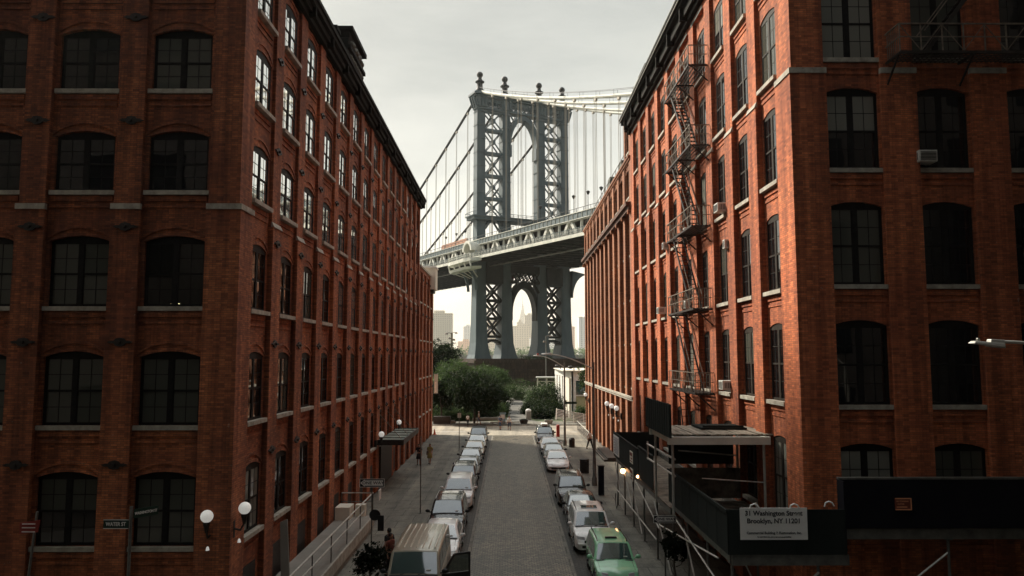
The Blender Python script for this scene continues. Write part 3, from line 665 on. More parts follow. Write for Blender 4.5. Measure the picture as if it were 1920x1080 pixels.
for a, b in ((0,8.53), (20.73,29.26)):
    g = MB(); lattice(a, b, [51.4, 56.9, 63.9, 70.9, 78.1, 84.2], g); g.build('upper_bracing', M['steel'], tower)
    g = MB()
    for z0, z1 in zip([15.0,20.4,25.8], [20.4,25.8,30.9]):
        for s_ in (-1.4, 1.4):
            bar(g, a+1.9, s_, z0, b-1.9, s_, z1, .85, .5); bar(g, b-1.9, s_, z0, a+1.9, s_, z1, .85, .5)
        block(g, (a+b)/2-.6, (a+b)/2+.6, -1.5, 1.5, (z0+z1)/2-.6, (z0+z1)/2+.6)
        block(g, a+1.5, b-1.5, -1.5, 1.5, z0-.35, z0+.35)
    block(g, a+1.5, b-1.5, -2.3, 2.3, 30.9, 36.5)
    A = arch_pts(a+1.6, b-1.6, 12.2, 13.6)                # low arch at the foot
    for (x1,z1),(x2,z2) in zip(A, A[1:]): block(g, x1, x2, -1.5, 1.5, (z1+z2)/2, (z1+z2)/2+.7)
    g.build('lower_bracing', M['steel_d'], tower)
def ogive(x0, x1, zs, za, n=10):                          # pointed arch outline
    c = (x0+x1)/2; out = []
    for i in range(n+1):
        t = i/n; out.append((x0+(c-x0)*(1-math.cos(t*math.pi/2))**.85, zs+(za-zs)*math.sin(t*math.pi/2)**.92))
    return out + [(2*c-x, z) for x, z in out[::-1][1:]]
g = MB()
inn = ogive(10.05, 19.2, 74.2, 82.6); outl = ogive(9.4, 19.85, 74.2, 84.1)
for k in range(len(inn)-1):
    g.hexa([P(inn[k][0],-1.4,inn[k][1]),P(inn[k+1][0],-1.4,inn[k+1][1]),P(inn[k+1][0],1.4,inn[k+1][1]),P(inn[k][0],1.4,inn[k][1]),
            P(outl[k][0],-1.4,outl[k][1]),P(outl[k+1][0],-1.4,outl[k+1][1]),P(outl[k+1][0],1.4,outl[k+1][1]),P(outl[k][0],1.4,outl[k][1])])
for s_ in (-1, 1):
    bar(g, 10, s_, 79.6, 12.6, s_, 84, .35); bar(g, 19.3, s_, 79.6, 16.7, s_, 84, .35); bar(g, 9.9, s_, 84, 12.0, s_, 80.4, .35); bar(g, 19.4, s_, 84, 17.3, s_, 80.4, .35)
block(g, 9.7, 10.35, -1.4, 1.4, 70.6, 74.3); block(g, 18.9, 19.5, -1.4, 1.4, 70.6, 74.3)
g.build('upper_arch', M['steel'], tower)
g = MB()
inn = ogive(10.6, 18.75, 22.6, 29.9); outl = ogive(9.6, 19.7, 22.6, 32.1)
for k in range(len(inn)-1):
    g.hexa([P(inn[k][0],-1.5,inn[k][1]),P(inn[k+1][0],-1.5,inn[k+1][1]),P(inn[k+1][0],1.5,inn[k+1][1]),P(inn[k][0],1.5,inn[k][1]),
            P(outl[k][0],-1.5,outl[k][1]),P(outl[k+1][0],-1.5,outl[k+1][1]),P(outl[k+1][0],1.5,outl[k+1][1]),P(outl[k][0],1.5,outl[k][1])])
for s_ in (-2, 2):
    for k in range(7): bar(g, 10.2+1.3*k, s_, 32.0, 10.2+1.3*(k+1), s_, 34.4, .28); bar(g, 10.2+1.3*(k+1), s_, 32.0, 10.2+1.3*k, s_, 34.4, .28)
    bar(g, 10, s_, 28.5, 12.5, s_, 32.5, .6); bar(g, 19.3, s_, 28.5, 16.8, s_, 32.5, .6)
block(g, 9.8, 19.5, -2.3, 2.3, 34.3, 36.6); block(g, 9.7, 11.6, -2.3, 2.3, 31.2, 32.1); block(g, 17.7, 19.6, -2.3, 2.3, 31.2, 32.1)
for x0_, x1_ in ((9.8, 10.6), (18.75, 19.5)): block(g, x0_, x1_, -1.5, 1.5, 20.0, 23.5)
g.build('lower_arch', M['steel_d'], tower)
g = MB()                                                  # gallery above the deck
block(g, -3.0, 32.2, -2.8, 2.8, 50.0, 50.9); block(g, -3.4, 32.6, -3.2, 3.2, 50.9, 51.15)
block(g, .8, 28.4, -1.2, 1.2, 48.2, 50.0) if False else None
for o in (-3.3, 32.5): g.beam(P(o,-3.1,52.1), P(o,3.1,52.1), .12)
for s_ in (-3.1, 3.1):
    g.beam(P(-3.3,s_,52.1), P(32.5,s_,52.1), .12); g.beam(P(-3.3,s_,51.6), P(32.5,s_,51.6), .08)
    for k in range(25): g.beam(P(-3.3+35.8*k/24,s_,51.1), P(-3.3+35.8*k/24,s_,52.1), .1)
for a, b in ((1.4,7.1), (22.1,27.9)):
    for s_ in (-1.2, 1.2): bar(g, a, s_, 47.4, a+1.8, s_, 50, .5); bar(g, b, s_, 47.4, b-1.8, s_, 50, .5)
g.build('gallery', M['steel'], tower)
for o in LEGS:
    g = MB(); b_ = P(o, 0, 0)
    g.lathe((b_[0], b_[1], 0), [(1.5,89.6),(1.35,90.4),(.95,90.9),(.85,92.0),(.9,92.7),(1.4,92.9),(1.4,93.2),(.85,93.35),(.6,94.1),(.55,94.5)], 12)
    g.ball((b_[0], b_[1], 95.3), .98, 12); g.build('finial', M['steel_d'], tower, smooth=True)
g = MB()                                                  # stone pier
block(g, -6, 35.5, -9, 9, -3, 1.6); block(g, -5, 34.4, -7.8, 7.8, 1.6, 4.6); block(g, -5.5, 35, -8.3, 8.3, 4.6, 5.4)
block(g, -4.4, 33.8, -7.2, 7.2, 5.4, 7.2); block(g, -4.9, 34.2, -7.7, 7.7, 7.2, 8.0)
for a, b in ((-3.9, 13.0), (16.4, 33.4)): block(g, a, b, -6.6, 6.6, 8.0, 8.45)
g.build('pier', M['granite'], BR)
# deck
SA, SB = -150, 430
def strip(g, o0, o1, z0, z1, sa=SA, sb=SB, step=20.):
    s = sa
    while s < sb:
        e = min(s+step, sb); a, b = zdeck(s), zdeck(e)
        if s < 0 < e: e = 0; b = zdeck(0)
        g.hexa([P(o0,s,a+z0),P(o1,s,a+z0),P(o1,e,b+z0),P(o0,e,b+z0),P(o0,s,a+z1),P(o1,s,a+z1),P(o1,e,b+z1),P(o0,e,b+z1)]); s = e
g = MB(); strip(g, -4.4, 33.6, .9, 1.15); strip(g, -.5, 29.8, 5.0, 5.25)
s = SA
while s < SB:
    z = zdeck(s); g.beam(P(-3.8, s, z+.35), P(33.0, s, z+.35), .5, 1.0); s += 5.05
for o in (3, 7, 11, 18, 22, 26): strip(g, o-.2, o+.2, .1, .9)
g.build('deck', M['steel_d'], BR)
for o_ in (-4.65, 33.6): g = MB(); strip(g, o_, o_+.25, 0, .75); g.build('fascia', M['steel_l'], BR)
g = MB(); strip(g, 2.2, 2.7, -1.4, -1.15, -150, 150); g.build('utility_pipe', M['pole'], BR)
g = MB(); strip(g, -3.6, -3.4, 4.75, 6.35) if False else None
strip(g, -2.05, -1.75, 4.75, 6.3); g.build('upper_girder', M['steel'], BR); g = MB(); strip(g, 31.1, 31.4, 4.75, 6.3); g.build('upper_girder', M['steel'], BR)
g = MB()
s = SA
while s < SB: z = zdeck(s); g.beam(P(-2.1,s,z+4.75), P(-2.1,s,z+6.35), .12); s += 2.02
strip(g, -2.2, -2.04, 6.25, 6.4); strip(g, -2.2, -2.04, 4.7, 4.85); g.build('girder_stiffener', M['steel_l'], BR)
for o in (-1.5, 30.8):                                    # white stiffening trusses
    g = MB(); k = 0; s = -149.0+3.0
    strip(g, o-.35, o+.35, 1.15, 1.8); strip(g, o-.3, o+.3, 4.5, 4.8)
    while s < 300:
        z = zdeck(s)
        g.beam(P(o, s-3.0, z+1.4), P(o, s-.55, z+4.6), .85, .6, (ex,ey,0)); g.beam(P(o, s+3.0, z+1.4), P(o, s+.55, z+4.6), .85, .6, (ex,ey,0)); g.beam(P(o, s-.8, z+4.55), P(o, s+.8, z+4.55), .9, .6)
        g.beam(P(o, s-1.7, z+1.4), P(o, s-.3, z+4.3), .16); g.beam(P(o, s+1.7, z+1.4), P(o, s+.3, z+4.3), .16)
        g.beam(P(o, s, z+1.4), P(o, s, z+4.5), .2)
        g.beam(P(o, s+5.05, z+1.4), P(o, s+5.05, z+4.7), .8, .6)
        s += 10.1
    g.build('stiffening_truss', M['steel_l'], BR)
g = MB()                                                  # footway railing along the near edge
s = SA
while s < SB: z = zdeck(s); g.beam(P(-4.5,s,z+.7), P(-4.5,s,z+2.1), .09); s += 2.02
strip(g, -4.54, -4.46, 2.0, 2.1); strip(g, -4.54, -4.46, 1.35, 1.42)
g.build('footway_railing', M['steel'], BR)
m = mat('chain_link', (.30,.31,.28), .7); t, b = nt(m); tr = t.nodes.new('ShaderNodeBsdfTransparent'); ms = t.nodes.new('ShaderNodeMixShader'); ms.inputs[0].default_value = .38
link(t, tr.outputs[0], ms.inputs[1]); link(t, b.outputs[0], ms.inputs[2]); link(t, ms.outputs[0], t.nodes['Material Output'].inputs[0]); M['mesh'] = m
g = MB(); strip(g, -4.48, -4.47, .75, 2.0); g.build('railing_mesh', M['mesh'], BR)
g = MB()                                                  # rail on the upper track level
strip(g, -1.95, -1.85, 7.25, 7.35, -110, 150)
for k in range(86): s = -110+3.03*k; g.beam(P(-1.9,s,zdeck(s)+6.3), P(-1.9,s,zdeck(s)+7.3), .09)
g.build('upper_railing', M['steel_d'], BR)
# balcony, brackets and shell hood where the near leg meets the deck
g = MB(); z = 36.2
pts = [(-4.2,-11),(-6.6,-8.5),(-7.4,-5),(-7.4,5),(-6.6,8.5),(-4.2,11)]
g.add([P(o,s,36.4) for o,s in pts]+[P(o,s,37.4) for o,s in pts], [(0,1,2,3,4,5),(11,10,9,8,7,6)]+[(i,i+6,i+7,i+1) for i in range(5)]+[(5,11,6,0)])
g.add([P(o*.93,s*.93,34.2) for o,s in pts]+[P(o*.98,s*.98,34.9) for o,s in pts], [(0,1,2,3,4,5),(11,10,9,8,7,6)]+[(i,i+6,i+7,i+1) for i in range(5)]+[(5,11,6,0)])
for s_ in (-8.5,-4.5,-.5,3.5,7.5): g.beam(P(-6.4,s_,34.9), P(-6.9,s_,36.5), .35, .35); g.beam(P(-5.9,s_*.93,34.3), P(-2.2,s_*.45,32.4), .22, .22)
for i in range(5):
    (o1,s1),(o2,s2) = pts[i], pts[i+1]; g.beam(P(o1,s1,38.6), P(o2,s2,38.6), .1); g.beam(P(o1,s1,38.0), P(o2,s2,38.0), .08)
    for k in range(4): t_ = k/4; g.beam(P(o1+(o2-o1)*t_, s1+(s2-s1)*t_, 37.4), P(o1+(o2-o1)*t_, s1+(s2-s1)*t_, 38.6), .09)
g.build('balcony', M['steel_l'], BR)
g = MB()                                                  # quadrant bracket under the deck on the outer leg face
A = [(-2.2-3.6*(1-math.cos(t_*math.pi/2/8)), 28.5+6.2*math.sin(t_*math.pi/2/8)) for t_ in range(9)]
for s_ in (-3.0, 3.0):
    for (o1,z1),(o2,z2) in zip(A, A[1:]): g.beam(P(o1,s_,z1), P(o2,s_,z2), .5, .8)
A = [(31.4+5.6*(1-math.cos(t_*math.pi/2/8)), 27.5+7.5*math.sin(t_*math.pi/2/8)) for t_ in range(9)]
for (o1,z1),(o2,z2) in zip(A, A[1:]): g.hexa([P(o1,-2.5,z1),P(o1,2.5,z1),P(o2,2.5,z2),P(o2,-2.5,z2),P(31.2,-2.5,z1+.4),P(31.2,2.5,z1+.4),P(31.2,2.5,z2+1.),P(31.2,-2.5,z2+1.)])
g.build('deck_bracket', M['steel'], BR)
g = MB(); rings = []
for j in range(7):
    o = -5.2+3.4*j/6; rr = 3.1*math.cos(j/6*.75)
    rings.append([P(o, -3.2+rr*math.cos(math.pi*k/10)*1.05, 39.9+rr*math.sin(math.pi*k/10)) for k in range(11)])
vs = [v for r_ in rings for v in r_]; g.add(vs, [(i*11+k,i*11+k+1,(i+1)*11+k+1,(i+1)*11+k) for i in range(6) for k in range(10)])
for k in range(10):
    a0, a1 = math.pi*k/10, math.pi*(k+1)/10
    q = lambda rr, a, o: P(o, -3.2+rr*math.cos(a)*1.05, 39.9+rr*math.sin(a))
    g.hexa([q(3.1,a0,-5.5),q(3.1,a1,-5.5),q(2.3,a1,-5.5),q(2.3,a0,-5.5),q(3.1,a0,-5.1),q(3.1,a1,-5.1),q(2.3,a1,-5.1),q(2.3,a0,-5.1)])
g.build('shell_hood', M['steel_l'], BR, smooth=True)
g = MB(); strip(g, 7.5, 8.0, 9.0, 11.2, 27, 50); g.build('orange_barrier', mat('orange_netting', (.50,.26,.17), .8), BR)
def zcab(s): return 90. - (.40*s - .00045*s*s if s > 0 else -.40*s - .0009*s*s)
for o in LEGS:
    g = MB(); pts = []
    for s in [-105+5*k for k in range(22)]: pts.append(P(o, s, zcab(s)+(.3 if s == 0 else 0)))
    g.tube(pts, .42, 8)
    g.build('main_cable', M['steel_l'], BR, smooth=True)
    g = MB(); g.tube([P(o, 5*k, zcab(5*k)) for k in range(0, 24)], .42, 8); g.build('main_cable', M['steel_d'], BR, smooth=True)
g = MB()
for o in LEGS[:2]:
    for q in (-.5, .5): g.tube([P(o+q, s, zcab(s)+1.35) for s in [-105+5*k for k in range(22)]], .05, 5)
    for k in range(15): s = -100+7*k; g.beam(P(o-.5,s,zcab(s)), P(o-.5,s,zcab(s)+1.4), .06); g.beam(P(o+.5,s,zcab(s)), P(o+.5,s,zcab(s)+1.4), .06)
g.build('cable_handline', M['steel_d'], BR)
sus = []
for o in LEGS:
    for k in list(range(-9, 11)):
        if k == 0: continue
        sus.append((o, k*9.15))
for k in (-10, 11, 12):
    for o in LEGS: sus.append((o, k*9.15))
sus.sort(key=lambda a: abs(a[1])); hp = mat('suspender_rope', (.42,.38,.31), .6)
rest = MB()
for i, (o, s) in enumerate(sus):
    g = MB() if i < 80 else rest
    zb, zt_ = zdeck(s)+2.0, zcab(s)
    for q, w_ in ((-.28,.10), (.28,.10)):
        if zt_ > zb: g.beam(P(o, s+q, zb), P(o, s+q, zt_), w_)
    g.beam(P(o, s-.4, zt_-.5), P(o, s+.4, zt_-.5), .5, .9)
    if i < 80: g.build('suspender', hp, BR)
tag(rest.build('outer_suspender', hp, BR), kind='stuff')
for i, (o, s) in enumerate([(10,-38),(10,-45),(10,-51),(10,-60),(20,-33),(20,-41),(20,-48),(10,26),(10,34),(10,42),(10,52),(20,38),(20,48),(20,60),(10,-20),(20,-14)]):
    z = zdeck(s)+5.2; h = 9.5 if o == 10 else 7.0
    g = MB(); g.tube([P(o,s,z), P(o,s,z+h)], .09, 6, .06); g.lathe(P(o,s,z+h-.2), [(.12,-.5),(.42,.0),(.5,.35),(.2,.55),(.05,.6)], 8)
    g.build('deck_lamp', M['steel_d'], BR)

# ------------------------------------------------------------------ fire escapes
def fire_escape(y0, y1, levels, label, front=False):
    """iron balconies on the street wall of the right building joined by steep stairs"""
    fe = empty('fire_escape', (XR-.5, (y0+y1)/2, levels[0]), label, 'fire escape')
    if front: T = lambda x, y, z: (XR+(y-YF), YF-(XR-x), z)  # same piece turned onto the Water Street front
    else: T = lambda x, y, z: (x, y, z)
    xo, xi = XR-.95, XR-.02
    for li, z in enumerate(levels):
        g = MB()
        def b(p, q, w, h=None): g.beam(T(*p), T(*q), w, h)
        for k in range(6): x = xi-.08-k*(xi-xo-.1)/5; b((x,y0 if x > xo+.5 else y0,z),(x,y1,z),.05,.035)
        n_ = int((y1-y0)/.16)
        for k in range(n_):
            y = y0+.08+k*.16
            if not (y1-2.0 < y < y1-.4) or li == 0: b((xo,y,z-.02),(xi,y,z-.02),.035,.02)
            else: b((xo+.62,y,z-.02),(xi,y,z-.02),.035,.02)
        for y in (y0, (y0+y1)/2, y1): b((xo,y,z-.06),(xi,y,z-.06),.07,.07); b((xo+.1,y,z-.08),(xi,y,z-.85),.05)
        b((xo,y0,z-.03),(xo,y1,z-.03),.06,.09)
        g.build('balcony_floor', M['iron'], fe)
        g = MB()
        b((xo,y0,z+.95),(xo,y1,z+.95),.05,.04); b((xo,y0,z+.5),(xo,y1,z+.5),.03)
        for ye in (y0, y1): b((xo,ye,z+.95),(xi,ye,z+.95),.05,.04); b((xo,ye,z+.5),(xi,ye,z+.5),.03)
        for k in range(8):
            y = y0+(y1-y0)*k/7; b((xo,y,z),(xo,y,z+.95),.035)
            if k < 7:
                y2 = y0+(y1-y0)*(k+1)/7
                if k % 2: b((xo,y,z+.02),(xo,y2,z+.93),.022)
                else: b((xo,y,z+.93),(xo,y2,z+.02),.022)
        for ye in (y0, y1):
            for k in range(1, 7): x = xo+(xi-xo)*k/7; b((x,ye,z),(x,ye,z+.95),.02)
        g.build('balcony_rail', M['iron_l'], fe)
        if li < len(levels)-1:                            # stair up to the next level: foot near y0, head near y1
            zn = levels[li+1]; g = MB(); g2 = MB()
            f0, f1 = (xo+.12, y0+.9, z), (xo+.12, y1-1.1, zn)
            for xx in (xo+.10, xo+.62):
                g.beam(T(xx, f0[1], z), T(xx, f1[1], zn), .05, .13); g2.beam(T(xx, f0[1], z+.75), T(xx, f1[1], zn+.75), .03)
            ns = 15
            for k in range(1, ns): t_ = k/ns; y = f0[1]+(f1[1]-f0[1])*t_; zz = z+(zn-z)*t_; g.hexa([T(*p) for p in ((xo+.1,y-.1,zz-.012),(xo+.62,y-.1,zz-.012),(xo+.62,y+.1,zz-.012),(xo+.1,y+.1,zz-.012),(xo+.1,y-.1,zz+.012),(xo+.62,y-.1,zz+.012),(xo+.62,y+.1,zz+.012),(xo+.1,y+.1,zz+.012))])
            g.build('stair', M['iron'], fe); g2.build('handrail', M['iron_l'], fe)
    return fe
FE = fire_escape(35.3, 40.9, [7.55, 11.55, 15.55, 19.5, 23.5], 'black iron fire escape zigzagging down the orange street wall')
g = MB()
for xx in (XR-.75, XR-.4): g.beam((xx, 39.6, 7.5), (xx, 38.3, 4.2), .05)
for k in range(11): t_ = k/10; g.beam((XR-.75, 39.6-1.3*t_, 7.5-3.3*t_), (XR-.4, 39.6-1.3*t_, 7.5-3.3*t_), .03)
g.build('drop_ladder', M['iron'], FE)
fire_escape(YF+3.3, YF+8.3, [19.4, 23.3], 'dark fire escape on the shaded front wall at the right edge', True)

# ------------------------------------------------------------------ window air conditioners
def ac(x, y, z, lab, w=.62, front=False):
    a = empty('air_conditioner', (x, y, z), lab, 'air conditioner', 'air conditioners in the windows of the right building')
    g = MB(); q = (lambda a0,a1,b0,b1,c0,c1: g.box(x+b0,x+b1,y+a0,y+a1,z+c0,z+c1)) if not front else (lambda a0,a1,b0,b1,c0,c1: g.box(x+a0,x+a1,y+b0,y+b1,z+c0,z+c1))
    q(-w/2, w/2, -.25, .25, 0, .40); g.build('case', M['ac'], a, bevel=.015)
    g = MB(); q2 = q
    for k in range(6): q(-w/2+.05+.0, w/2-.05, -.262, -.245, .06+.05*k, .085+.05*k)
    for k in range(4): q(-w/2-.01, -w/2+.01, -.15+.07*k, -.12+.07*k, .08, .32)
    g.build('grille', M['plastic'], a)
ac(9.55, 33.1, 15.72, 'white air conditioner in the window just right of the fire escape, above the middle balcony')
ac(9.50, 46.4, 11.9, 'white air conditioner left of the fire escape, level with its second lowest balcony')
ac(9.55, 33.0, 7.82, 'white air conditioner in the low window right of the lowest fire escape balcony')
ac(9.60, 45.0, 15.75, 'small air conditioner in the window left of the middle fire escape balcony', .45)
ac(9.6, 39.4, 15.7, 'air conditioner behind the rail of the middle fire escape balcony', .5)
ac(9.6, 39.6, 11.8, 'air conditioner behind the rail of the second lowest fire escape balcony', .5)
ac(9.72, 32.6, 14.0, 'small pale vent unit high in a window under the white air conditioner', .3)
ac(14.2, 24.95, 15.85, 'pale framed air conditioner in the dark front window at the right edge', .62, True)

# ------------------------------------------------------------------ sidewalk shed
SH = empty('sidewalk_shed', (8.1, 30, .13), 'dark green plywood sidewalk shed on steel posts along the right building and round its corner', 'scaffold')
def panel(g, x0, x1, y0, y1, z0, z1): g.box(x0, x1, y0, y1, z0, z1)
g = MB()
panel(g, 6.55, 6.6, 22.9, 31.2, 3.38, 4.68); g.box(6.5, 6.55, 22.85, 31.2, 4.6, 4.7)
for k in range(8): g.box(6.6, 6.66, 23+1.15*k, 23.1+1.15*k, 3.4, 4.6)
for k in range(7): g.box(6.542, 6.55, 24.05+1.18*k, 24.065+1.18*k, 3.4, 4.6)
for k in range(28): g.box(6.540,6.55,23.2+.3*k,23.23+.3*k,4.5-.012*(k%3),4.53); g.box(6.540,6.55,23.2+.3*k,23.23+.3*k,3.5,3.53)
g.build('street_parapet', M['green_ply'], SH)
g = MB(); panel(g, 6.6, 10.1, 22.88, 22.93, 3.38, 4.70); g.build('corner_parapet', M['green_ply'], SH)
g = MB(); panel(g, 10.1, 34, 23.3, 23.35, 4.05, 5.52); panel(g, 10.08, 10.13, 22.9, 23.35, 3.4, 5.52); g.build('front_parapet', M['navy_ply'], SH)
g = MB(); g.box(10.1, 34, 23.28, 23.42, 5.52, 5.58); g.build('front_parapet_cap', M['pole'], SH)
g = MB(); panel(g, 6.62, 9.5, 31.15, 31.2, 3.5, 4.72); g.build('end_parapet', M['raw_ply'], SH)
g = MB(); panel(g, 6.55, 6.6, 34.6, 38.3, 3.2, 4.72); g.box(6.5, 6.6, 34.6, 38.3, 4.72, 4.78); g.build('far_parapet', M['green_ply'], SH)
g = MB(); panel(g, 6.55, 6.6, 38.5, 47.3, 3.1, 4.55); g.box(6.5, 6.6, 38.5, 47.3, 4.55, 4.60); panel(g, 6.6, 9.4, 47.25, 47.3, 3.1, 4.55); g.build('farthest_parapet', M['green_ply'], SH)
g = MB(); panel(g, 5.78, 5.84, 27.1, 31.9, 6.35, 7.55)
for k in range(12): g.box(5.76, 5.79, 27.15+.42*k, 27.19+.42*k, 6.35, 7.55)
g.build('high_screen', M['green_ply'], SH)
g = MB()
for k in range(20): g.box(5.95+.2*k, 6.13+.2*k, 28.2+.03*(k*7%5), 31.7+.04*(k*5%7), 6.33, 6.37+.006*(k*3%4))
g.build('high_deck', M['plank'], SH)
g = MB(); g.box(7.6, 9.4, 29.8, 31.5, 6.4, 6.47); g.box(7.7, 9.3, 29.9, 30.0, 6.47, 6.55); g.build('loose_hatch', M['green_ply'], SH)
g = MB(); g.box(5.9, 9.7, 28.0, 28.16, 6.02, 6.3); g.box(5.9, 9.7, 31.6, 31.76, 6.02, 6.3); g.box(6.0, 6.16, 28.16, 31.6, 6.05, 6.3); g.box(9.4, 9.56, 28.16, 31.6, 6.05, 6.3); g.build('deck_beam', M['steel_l'], SH)
g = MB()
for k in range(14): g.box(6.62, 9.6, 23.0+.58*k, 23.5+.58*k, 3.36, 3.41)
g.box(6.62, 9.6, 31.3, 47.2, 3.05, 3.1); g.box(9.6, 33, 23.4, 24.8, 4.0, 4.06); g.build('deck_planks', M['raw_ply'], SH)
g = MB()
g.box(6.7, 10.2, 22.95, 23.1, 3.05, 3.36); g.box(6.66, 6.8, 23.1, 31.2, 3.1, 3.36); g.box(6.66, 6.8, 31.4, 47.2, 2.8, 3.05); g.box(10.2, 33, 23.42, 23.55, 3.7, 4.0)
g.box(9.3, 9.42, 23.1, 47.2, 3.1, 3.34) ; g.build('edge_beam', M['pole'], SH)
for x, y, z in [(6.75,23.2,3.1),(6.75,26.0,3.1),(6.75,28.8,3.1),(6.75,31.3,3.1),(6.75,34.7,3.0),(6.75,38.0,2.9),(6.75,41.2,2.9),(6.75,44.2,2.9),(6.75,47.0,2.9),(9.35,23.2,3.1),(9.35,28.8,3.1),(9.35,34.7,3.0),(9.35,41,2.9),(9.35,47,2.9),(13.5,23.5,3.7),(17,23.5,3.7)]:
    g = MB(); g.tube([(x,y,.13),(x,y,z)], .045, 8); g.box(x-.12,x+.12,y-.12,y+.12,.13,.15); g.box(x-.1,x+.1,y-.1,y+.1,z-.03,z); g.build('post', M['pole'], SH)
for x, y in ((6.1,28.2),(9.5,28.2),(6.1,31.5),(9.5,31.5)):
    g = MB(); g.tube([(x,y,3.4),(x,y,6.05)], .05, 8); g.build('upper_post', M['pole_l'], SH)
g = MB()
for p, q in (((6.55,24,3.0),(6.62,33.6,1.9)),((6.5,23.1,2.2),(6.5,29.6,2.95)),((6.6,33.5,1.75),(6.6,40.2,2.9)),((6.6,26,.3),(6.6,28.8,2.8)),((6.62,31.3,.4),(6.62,34.7,2.7)),((6.62,38,.5),(6.62,41.2,2.6)),((6.6,40.8,1.2),(6.6,43.6,2.9)),((6.55,28.8,.9),(6.55,23.3,1.7)),((6.6,44.2,.4),(6.6,47,2.7)),((9.35,28.8,.5),(9.35,34.6,2.8)),((6.75,23.15,.6),(9.35,23.15,2.8)),((9.35,23.2,.4),(13.5,23.5,3.3)),((6.7,34.7,1.0),(6.7,47,1.05))):
    g = MB(); g.tube([p, q], .032, 6); g.build('cross_brace', M['pipe'], SH)
g = MB()
for z in (5.42, 4.80): g = MB(); g.tube([(6.2,33.9,z-.05),(6.2,28.3,z+.03)], .04, 8); g.build('guard_pipe', M['pipe'], SH)
g = MB()
g.tube([(6.2,33.8,4.7),(6.2,33.8,5.5)],.035,6); g.build('pipe_upright', M['pipe'], SH) if 0 else None; g.tube([(8.35,25.1,3.42),(8.1,25.0,4.5)],.03,6); g.tube([(7.0,31.3,5.4),(9.4,31.3,5.2)],.03,6); g.tube([(9.5,28.3,4.6),(7.2,28.3,4.75)],.025,6)
g.build('guard_pipe', M['pipe'], SH)
g = MB(); g.box(6.7, 9.4, 31.7, 31.8, 4.8, 6.0); g.build('mesh_curtain', M['green_ply'], SH)
g = MB()
for x, y, z in ((7.35,22.83,4.78),(8.55,22.83,4.78),(9.75,23.2,4.78)):
    g.tube([(x-.14,y,z-.06),(x-.10,y,z+.06),(x,y,z+.1),(x+.1,y,z+.06),(x+.16,y,z-.04)], .022, 6)
g.build('cable_tie', M['sign_white'], SH)
SG = empty('address_sign', (7.9, 22.8, 3.8), 'white rectangular sign with black street address on the shed corner', 'sign')
g = MB(); g.box(6.92, 8.93, 22.83, 22.86, 3.83, 4.76); g.build('board', M['sign_white'], SG)
sx, sy = 7.925-7.9, 22.822-22.8
for s_, sz, z in (('31 Washington Street', .195, 4.60), ('Brooklyn, NY 11201', .195, 4.375), ('Commercial Building & Restoration, Inc.', .102, 4.03), ('For more information, please visit www.nyc.gov/buildings', .044, 3.915)):
    text('lettering', s_, sz, M['sign_black'], SG, (sx, sy, z-3.8), bold=.005 if sz > .15 else .0025, depth=.002, squeeze=.99)
NB_ = empty('notice_board', (6.5, 46.6, 3.1), 'pale notice sheet on the far end of the green shed parapet', 'sign')
g = MB(); g.box(6.50, 6.545, 44.9, 47.1, 3.3, 4.45); g.build('sheet', M['sign_white'], NB_)
g = MB()
for k in range(12): g.box(6.494, 6.50, 45.05, 46.5+.35*((k*3)%2), 3.42+.08*k, 3.445+.08*k)
g.build('print_lines', M['cloth_blue'], NB_)
for y, z, lab in ((40.3, 3.62, 'upper small permit notice taped on the green shed parapet'), (40.3, 2.72, 'lower small permit notice hanging below the green shed parapet')):
    a = empty('permit_notice', (6.5, y, z), lab, 'notice', 'permit notices on the shed'); g = MB(); g.box(6.50, 6.53, y-.45, y+.45, z, z+.62); g.build('sheet', M['cream'], a)
    g = MB(); g.box(6.49, 6.5, y-.35, y+.35, z+.38, z+.55); g.box(6.49, 6.5, y-.35, y+.1, z+.22, z+.3); g.box(6.49, 6.5, y-.35, y+.35, z+.08, z+.13); g.build('print_lines', M['cloth_red'], a)
OS = empty('orange_sign', (12.05, 23.25, 4.6), 'small dark red sign with orange frame on the navy front panel', 'sign')
g = MB(); g.box(11.80, 12.30, 23.25, 23.28, 4.62, 4.96); g.build('board', mat('sign_maroon', (.16,.03,.015), .5), OS)
om = mat('sign_orange', (.75,.33,.16), .5); g = MB(); g.box(11.80,12.30,23.235,23.25,4.94,4.97); g.box(11.80,12.30,23.235,23.25,4.61,4.64); g.box(12.27,12.3,23.235,23.25,4.64,4.94); g.box(11.84,12.16,23.235,23.25,4.69,4.715); g.build('border', om, OS)
text('lettering', 'NO STANDING', .055, om, OS, (-.03, -.012, .27)); text('lettering', 'ANYTIME', .05, om, OS, (-.08, -.012, .19))
WL = empty('work_lamp', (6.5, 43.2, 2.4), 'lit warm work lamp under the shed parapet', 'lamp', 'lit work lamps under the shed')
g = MB(); g.box(6.42, 6.62, 43.1, 43.4, 2.92, 3.0); g.build('bracket', M['iron'], WL); g = MB(); g.ball((6.5,43.25,2.76), .15, 10); g.build('bulb', M['warm_lamp'], WL)
WL = empty('work_lamp', (6.5, 38.4, 2.9), 'smaller lit lamp beside the permit notices under the shed', 'lamp', 'lit work lamps under the shed')
g = MB(); g.box(6.5, 6.62, 38.35, 38.5, 3.3, 3.4); g.build('bracket', M['iron'], WL); g = MB(); g.ball((6.52,38.4,3.22), .08, 8); g.build('bulb', M['warm_lamp'], WL)

